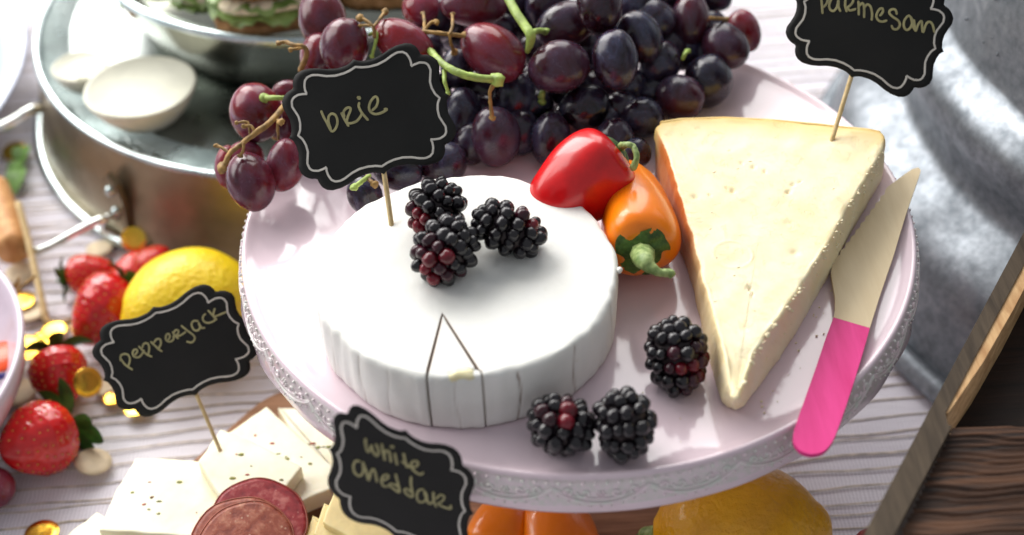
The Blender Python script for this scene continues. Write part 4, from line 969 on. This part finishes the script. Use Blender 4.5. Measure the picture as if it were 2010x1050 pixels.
V, F = tube([at(28, 492, 1.6), at(8, 430, 1.6), at(-14, 372, 1.6)], [.85, .9, .9], 20, 4, caps=False); obj('wooden_grip', V, F, 'handle_wood', bl)
V, F = tube([at(75, 213, 4.0), at(60, 217, 4.2), at(20, 240, 3.8), at(-30, 262, 3)], .3, 10, 5); obj('side_handle', V, F, 'wire', tp)
# bowl with sandwiches
BW = (-12.0, 28.7)
bo = thing('metal_bowl', 'shallow brushed metal bowl of sandwiches standing on the tin pan', 'bowl', (*BW, 6.0))
V, F = revolve([(.001, 6.9), (9.5, 6.95), (11.2, 7.6), (12.2, 9.2), (12.75, 10.8)], 140, (*BW, 0)); obj('inside', V, F, 'bowl_metal', bo)
V, F = revolve([(.001, 6.1), (9.8, 6.12), (10.6, 6.3), (11.4, 7.2), (12.2, 8.8), (12.8, 10.4), (12.95, 10.9)], 140, (*BW, 0)); obj('outside', V, F, 'bowl_metal', bo)
V, F = tube([(BW[0]+12.95*math.cos(t), BW[1]+12.95*math.sin(t), 10.95) for t in np.linspace(0, 2*math.pi, 121)], .27, 10, 1, caps=False); obj('rolled_rim', V, F, 'rim_metal', bo)
def sandwich(label, px, py, z, rx, ry, rz, rot, seed):
    P = at(px, py, z); g = thing('sandwich', label, 'sandwich', P-np.array([0, 0, rz]), 'sandwiches in the metal bowl'); c_, s_ = math.cos(rot), math.sin(rot); R3 = np.array([[c_, -s_, 0], [s_, c_, 0], [0, 0, 1]])
    def sq(v): return np.sign(v)*np.abs(v)**.7
    for nm, zo, zr, mat in (('bread_top', rz*.55, rz*.42, 'bread'), ('bread_base', -rz*.55, rz*.4, 'bread')):
        V, F = blob((0, 0, 0), (1, 1, 1), seed, .06, 40, 28); V = sq(V)*np.array([rx, ry, zr]); V += np.random.default_rng(seed).normal(0, .05, V.shape); obj(nm, (R3 @ (V+[0, 0, zo]).T).T+P, F, mat, g)
    V, F = blob((0, 0, 0), (1, 1, 1), seed+5, .08, 30, 20); V = sq(V)*np.array([rx*.96, ry*.96, rz*.2]); obj('filling', (R3 @ V.T).T+P, F, 'crumb', g)
    for q in range(2):
        V = []; F = []; n, m_ = 60, 6
        for i in range(n):
            t = 2*math.pi*i/n
            for j in range(m_):
                r_ = .8+.3*j/(m_-1); V.append((rx*r_*math.cos(t), ry*r_*math.sin(t), (q-.5)*rz*.3+.22*math.sin(9*t+q*2+seed)*(j/(m_-1))**1.5+.12*math.sin(23*t)*(j/(m_-1))-.25*(j/(m_-1))**2))
        for i in range(n):
            for j in range(m_-1): i2 = (i+1) % n; F.append((i*m_+j, i2*m_+j, i2*m_+j+1, i*m_+j+1))
        obj('lettuce', (R3 @ np.array(V).T).T+P, F, 'lettuce', g)
sandwich('toasted sandwich with pale lettuce next to the red grapes', 535, -22, 12.2, 3.0, 2.1, 2.3, .2, 31)
sandwich('sandwich in the middle of the metal bowl with white filling', 405, -34, 11.4, 2.0, 2.0, 1.9, -.4, 32)
sandwich('darker sandwich by the left rim of the metal bowl', 325, -34, 10.6, 2.4, 2.0, 1.3, .5, 33)
sandwich('sandwich behind the grapes with its toast facing forward', 760, -5, 10.6, 2.6, 2.0, 1.7, 0, 34)
def cup(label, px, py, zb, r, h, rb_, seed):
    P = at(px, py, zb); g = thing('sauce_cup', label, 'cup', P, 'cups of cream sauce on the tin pan')
    V, F = revolve([(.001, 0), (rb_*.9, 0), (rb_, .12), (rb_+(r-rb_)*.55, h*.45), (r*.98, h*.86), (r, h), (r*.965, h*1.03), (r*.93, h*.97)], 80, tuple(P), fn=lambda t, q, z, j: (q*(1+.02*math.sin(2*t+seed)), z+.03*math.sin(3*t+seed)*(z/h))); obj('cup', V, F, 'paper_cup', g)
    pr = [(.001, h*.62)]+[(r*.93*f, h*(.50+.34*f)+.16*math.sin(f*30)*(1-f*.3)) for f in np.linspace(.06, .98, 44)]+[(r*.945, h*.92)]
    V, F = revolve(pr, 80, tuple(P), fn=lambda t, q, z, j: (q, z+.05*math.sin(t+q*2.0))); obj('sauce', V, F, 'mayo', g)
cup('larger ivory cup filled with swirled cream sauce on the tin pan', 290, 228, 6.02, 2.8, 1.9, 1.7, 1)
cup('smaller ivory cup of cream sauce at the back left of the tin pan', 166, 166, 6.02, 1.45, 1.2, .95, 2)

# ================================================================== LEFT EDGE ITEMS
pl = thing('blue_white_plate', 'bluish white round dish cut off at the upper left corner', 'dish', (-48.45, 25.9, 0))
V, F = revolve([(.001, .5), (12, .6), (16, 2.4), (17.7, 3.1), (17.9, 3.0), (17.6, 2.7), (15.5, 1.6), (11, 0.1), (.001, 0.1)], 120, (-48.45, 25.9, 0)); obj('dish', V, F, 'china', pl)
wc = thing('trinket_bowl', 'pinkish white bowl of rings and picks cut off at the left edge', 'bowl', (-34, .49, 0))
V, F = revolve([(.001, .6), (5, .7), (7.6, 2.2), (9.0, 4.2), (9.3, 5.0), (9.47, 5.1), (9.6, 4.95), (9.3, 3.6), (8.0, 1.4), (6, .2), (5, .1), (.001, .1)], 120, (-34, .49, 0)); obj('bowl', V, F, 'china_pink', wc)
rgp = thing('gold_ring', 'thick gold coloured ring lying inside the pinkish bowl at the left', 'ring', at(-4, 645, 2.5))
V, F = tube([at(-6, 645, 2.8)+np.array([1.15*math.cos(t), 1.0*math.sin(t), .25*math.sin(t)]) for t in np.linspace(0, 2*math.pi, 40)], .14, 8, 1); obj('band', V, F, 'handle_wood', rgp)
rgp = thing('wooden_pick_bundle', 'small brown twiggy picks in the back of the pinkish bowl', 'picks', at(5, 590, 2.4))
for k in range(6):
    q = at(-14+k*6, 602-k*3, 2.3+.2*k); V, F = tube([q, q+np.array([1.2*math.cos(k*1.3), 1.0, .5])], .09, 6, 2); obj('pick', V, F, 'stem_brown', rgp)
rgp = thing('orange_token', 'orange token with a blue edge leaning in the front of the pinkish bowl', 'token', at(6, 700, 2.8))
V, F = revolve([(.001, .1), (.9, .1), (1.0, 0), (.9, -.1), (.001, -.1)], 32, tuple(at(2, 700, 3.4))); obj('disc', V, F, 'orange_sauce', rgp)
V, F = tube([at(2, 714, 3.2)+np.array([1.0*math.cos(t), .8*math.sin(t), 0]) for t in np.linspace(3.3, 6.2, 16)], .14, 8, 1); obj('trim', V, F, 'blue_trim', rgp)
lp = thing('wooden_skewer', 'pale wooden skewer leaning from the handle grip to the cloth at the left', 'skewer', at(92, 628, .2))
V, F = tube([at(92, 632, .2), at(55, 470, 2.2), at(36, 400, 3.2)], .17, 8, 3); obj('stick', V, F, 'pick', lp)
V, F = tube([at(88, 626, .3), at(106, 636, .3), at(138, 630, .3)], .14, 8, 3); obj('cross_piece', V, F, 'stem_brown', lp)
def leafm(name, label, cat, spots):
    g = thing(name, label, cat, at(*spots[0][0], 0.2))
    for (c0, c1, wd) in spots:
        A, B = at(*c0, .5), at(*c1, .25); d = B-A; s = np.cross(d, [0, 0, 1]); s /= np.linalg.norm(s); V = []; F = []
        for a_ in range(11):
            u = a_/10; hw = wd*math.sin(math.pi*min(1, u*.96+.03))**.8
            for b_ in (-1, -.5, 0, .5, 1): V.append(A+d*u+s*hw*b_+np.array([0, 0, .2*abs(b_)*hw+.35*math.sin(math.pi*u)]))
        nn = len(V); V += [v-np.array([0, 0, .04]) for v in V]
        for a_ in range(10):
            for b_ in range(4): q = (a_*5+b_, a_*5+b_+1, a_*5+b_+6, a_*5+b_+5); F.append(q[::-1]); F.append(tuple(nn+w_ for w_ in q))
        obj('leaf', V, F, 'sage', g)
leafm('herb_sprig', 'small green herb leaves on the cloth beside the tin pan', 'herb', [((50, 285), (38, 330), .5), ((40, 325), (28, 382), .55), ((45, 318), (20, 352), .4)])
def disc(name, label, cat, px, py, z, rpx, mat, tilt=(0, 0, 1), th=.05, group=None, curl=0, asp=1.0):
    P = at(px, py, z); r = rpx*cmpx(P); g = thing(name, label, cat, P, group); R3 = axes(np.array(tilt, float))
    V, F = revolve([(.001, th/2), (r*.6, th/2), (r*.97, th/2), (r, 0), (r*.97, -th/2), (.001, -th/2)], 40, fn=lambda t, q, zz, j: (q, zz+curl*(q*math.cos(t+.7))**2)); V = (R3 @ np.array(V).T).T+P
    obj('disc', V, F, mat, g)
    return g
GG = 'gold foil confetti discs'
for a_ in [('brightest gold foil disc standing on edge beside the pinkish bowl', 50, 682, .9, 40, (.1, .12, 1), .02), ('gold foil disc lying behind the bright one by the pinkish bowl', 88, 668, .4, 34, (-.05, .05, 1), .05),
           ('small gold disc glinting under the broad strawberry', 108, 646, .45, 26, (.0, .06, 1), .05), ('orange gold foil disc curled against the dark red strawberry', 172, 750, 2.0, 30, (.75, -.6, .6), .12),
           ('gold foil disc half hidden by the left edge of the pepperjack sign', 222, 780, .4, 22, (.05, .1, 1), .08), ('gold foil disc at the lower corner of the pepperjack sign', 268, 800, .4, 26, (-.02, .05, 1), .05),
           ('gold foil disc lying at the bottom edge left of the cheese', 82, 1046, .3, 34, (.02, .08, 1), .06), ('pale gold disc upright on the cloth behind the skewer', 40, 590, .5, 30, (0, .05, 1), .04),
           ('dull gold disc leaning on the tin pan by the handle lug', 262, 470, 1.2, 26, (-.1, -.8, .6), .02), ('faint gold disc at the left by the herb sprig', 28, 296, .4, 24, (0, -.2, 1), .03)]:
    disc('gold_disc', a_[0], 'confetti', a_[1], a_[2], a_[3], a_[4], 'gold', a_[5], .03, GG, a_[6])
WG = 'pale wooden confetti discs'
for a_ in [('pale wooden disc under the leaves of the largest strawberry', 183, 906, .35, 36, (.2, .1, 1)), ('pale wooden disc between the pinkish bowl and dark red strawberry', 36, 770, .3, 36, (0, 0, 1)), ('blurred wooden disc by the wooden grip', 40, 535, .3, 30, (0, 0, 1)),
           ('pale disc on the cloth beside the bright gold disc', 60, 612, .3, 30, (0, .1, 1)), ('pale disc on the cloth left of the pepperjack sign', 214, 762, .3, 26, (0, .1, 1)), ('pale disc behind the rear strawberries', 195, 488, .3, 26, (0, .1, 1)), ('pale wooden disc near the bowl rim at the left edge', 8, 782, .3, 20, (0, 0, 1))]:
    disc('wood_disc', a_[0], 'confetti', a_[1], a_[2], a_[3], a_[4], 'disc_wood', a_[5], .12, WG)

# ================================================================== GALVANISED TUB
TC = (37, 12)
tb = thing('galvanised_tub', 'big upturned galvanised steel tub with raised hoops right of the stand', 'tub', (*TC, 0))
pr = [tuple(q) for q in smoothline([np.array(q, float) for q in [(23.2, .7), (23.0, 2), (22.8, 3.6), (22.55, 4.9), (22.2, 5.6), (21.6, 6.2), (20.8, 6.75), (20.05, 7.2), (19.75, 7.7), (19.8, 8.4), (20.1, 9.3), (20.4, 10.2), (20.45, 11), (20.2, 11.6), (19.65, 12.1), (19.15, 12.55), (19.0, 13.2), (18.9, 16), (18.6, 22), (18.2, 30)]], 4)]
V, F = revolve(pr+[(15, 30.2), (.001, 30.2)], 260, (*TC, 0), fn=lambda t, r, z, j: (r+.05*math.sin(7*t+z*.5)+.035*math.sin(19*t-z*.8)+.03*math.sin(43*t+z*1.3)*math.sin(5*t), z), cap0=False); obj('wall', V, F, 'galv', tb)
V, F = tube([(TC[0]+23.55*math.cos(t), TC[1]+23.55*math.sin(t), .6) for t in np.linspace(0, 2*math.pi, 161)], .6, 14, 1, caps=False); obj('rolled_rim', V, F, 'galv', tb)
# small zinc dimples and drips on the upper wall
dm = []
rg = np.random.default_rng(44)
for k in range(150):
    t = math.pi+rg.uniform(-.9, 1.1); z_ = rg.uniform(13.5, 26); r_ = 19.0-.05*(z_-13.5)+.02; q = rg.uniform(.03, .09)
    dm.append(sphere(7, 5, (q, q, q*rg.uniform(1, 2.2)), (TC[0]+r_*math.cos(t), TC[1]+r_*math.sin(t), z_)))
V, F = join(dm); o = obj('zinc_drip', V, F, 'galv', tb); o['kind'] = 'stuff'

# ================================================================== WOODEN CRATE (lower right)
CZ = 12.0
cr_ = thing('wooden_crate', 'wooden crate with dark stained boards at the lower right corner', 'crate', at(1880, 950, 4))
def strip(name, pts, z, th, mat, parent=cr_):
    V, F = extr([at(x, y, z) for x, y in pts][::-1], np.array([0, 0, -th])); V = np.array(V); 
    return obj(name, V, [f[::-1] for f in F], mat, parent, smooth=False)
DIV = [(2080, 386), (1967, 600), (1911, 705), (1856, 810), (1860, 832), (1868, 836), (1812, 942), (1757, 1046), (1739, 1080)]
strip('side_rail', [(2080, 322), (2003, 468), (1933, 600), (1815, 823), (1697, 1046), (1679, 1080)]+DIV[::-1], CZ, 2.6, 'weathered')
NR = np.array([.83, -.55, 0]); DD = [at(x, y, CZ-.06) for x, y in DIV[:4]]
V, F = extr(DD+[p+NR*g for p, g in zip(DD[::-1], (.08, .34, .42, .42))], np.array([0, 0, -2.2])); obj('edge_strip', V, F, 'sawn', cr_, smooth=False)
zb = CZ-.45
strip('board', [(1840, 850), (2120, 828), (2300, 700), (2300, 350), (2075, 470), (1985, 600)], CZ-2.2, .8, 'dark_stain')
RA, RB = at(1862, 830, CZ), at(1740, 1080, CZ)
def rail_side(p):       # distance (cm) to the right of the rail's middle line
    d = (RB-RA)[:2]; d = d/np.linalg.norm(d); q = np.array(p[:2])-RA[:2]; return float(-(d[0]*q[1]-d[1]*q[0])*-1)
# rough sawn board: deep grain ridges running across the picture
W_ = at(1750, 838, zb); E_ = at(2150, 828, zb); ux = (E_-W_)/np.linalg.norm(E_-W_); uy = np.array([ux[1], -ux[0], 0]); Vb = []; Fb = []; nxb, nyb = 70, 200
for j in range(nyb):
    for i in range(nxb):
        x = -1.5+9.5*i/(nxb-1); y = 8.5*j/(nyb-1); q = y+.12*math.sin(x*.8+y*.9)+.05*math.sin(x*2.3+y*2)
        gq = (abs(math.sin(q*8.3+1.2*math.sin(q*2.1)))**.5)*.07+.05*math.sin(q*3.1)+.02*math.sin(q*27)
        if j < 2: gq -= .3
        p = W_+ux*x+uy*y; Vb.append((p[0], p[1], zb+gq-.1))
for j in range(nyb-1):
    for i in range(nxb-1):
        a0 = j*nxb+i; pc_ = Vb[a0]
        if rail_side(pc_) > .05: Fb.append((a0, a0+nxb, a0+nxb+1, a0+1))
obj('board', Vb, Fb, 'brown_stain', cr_)
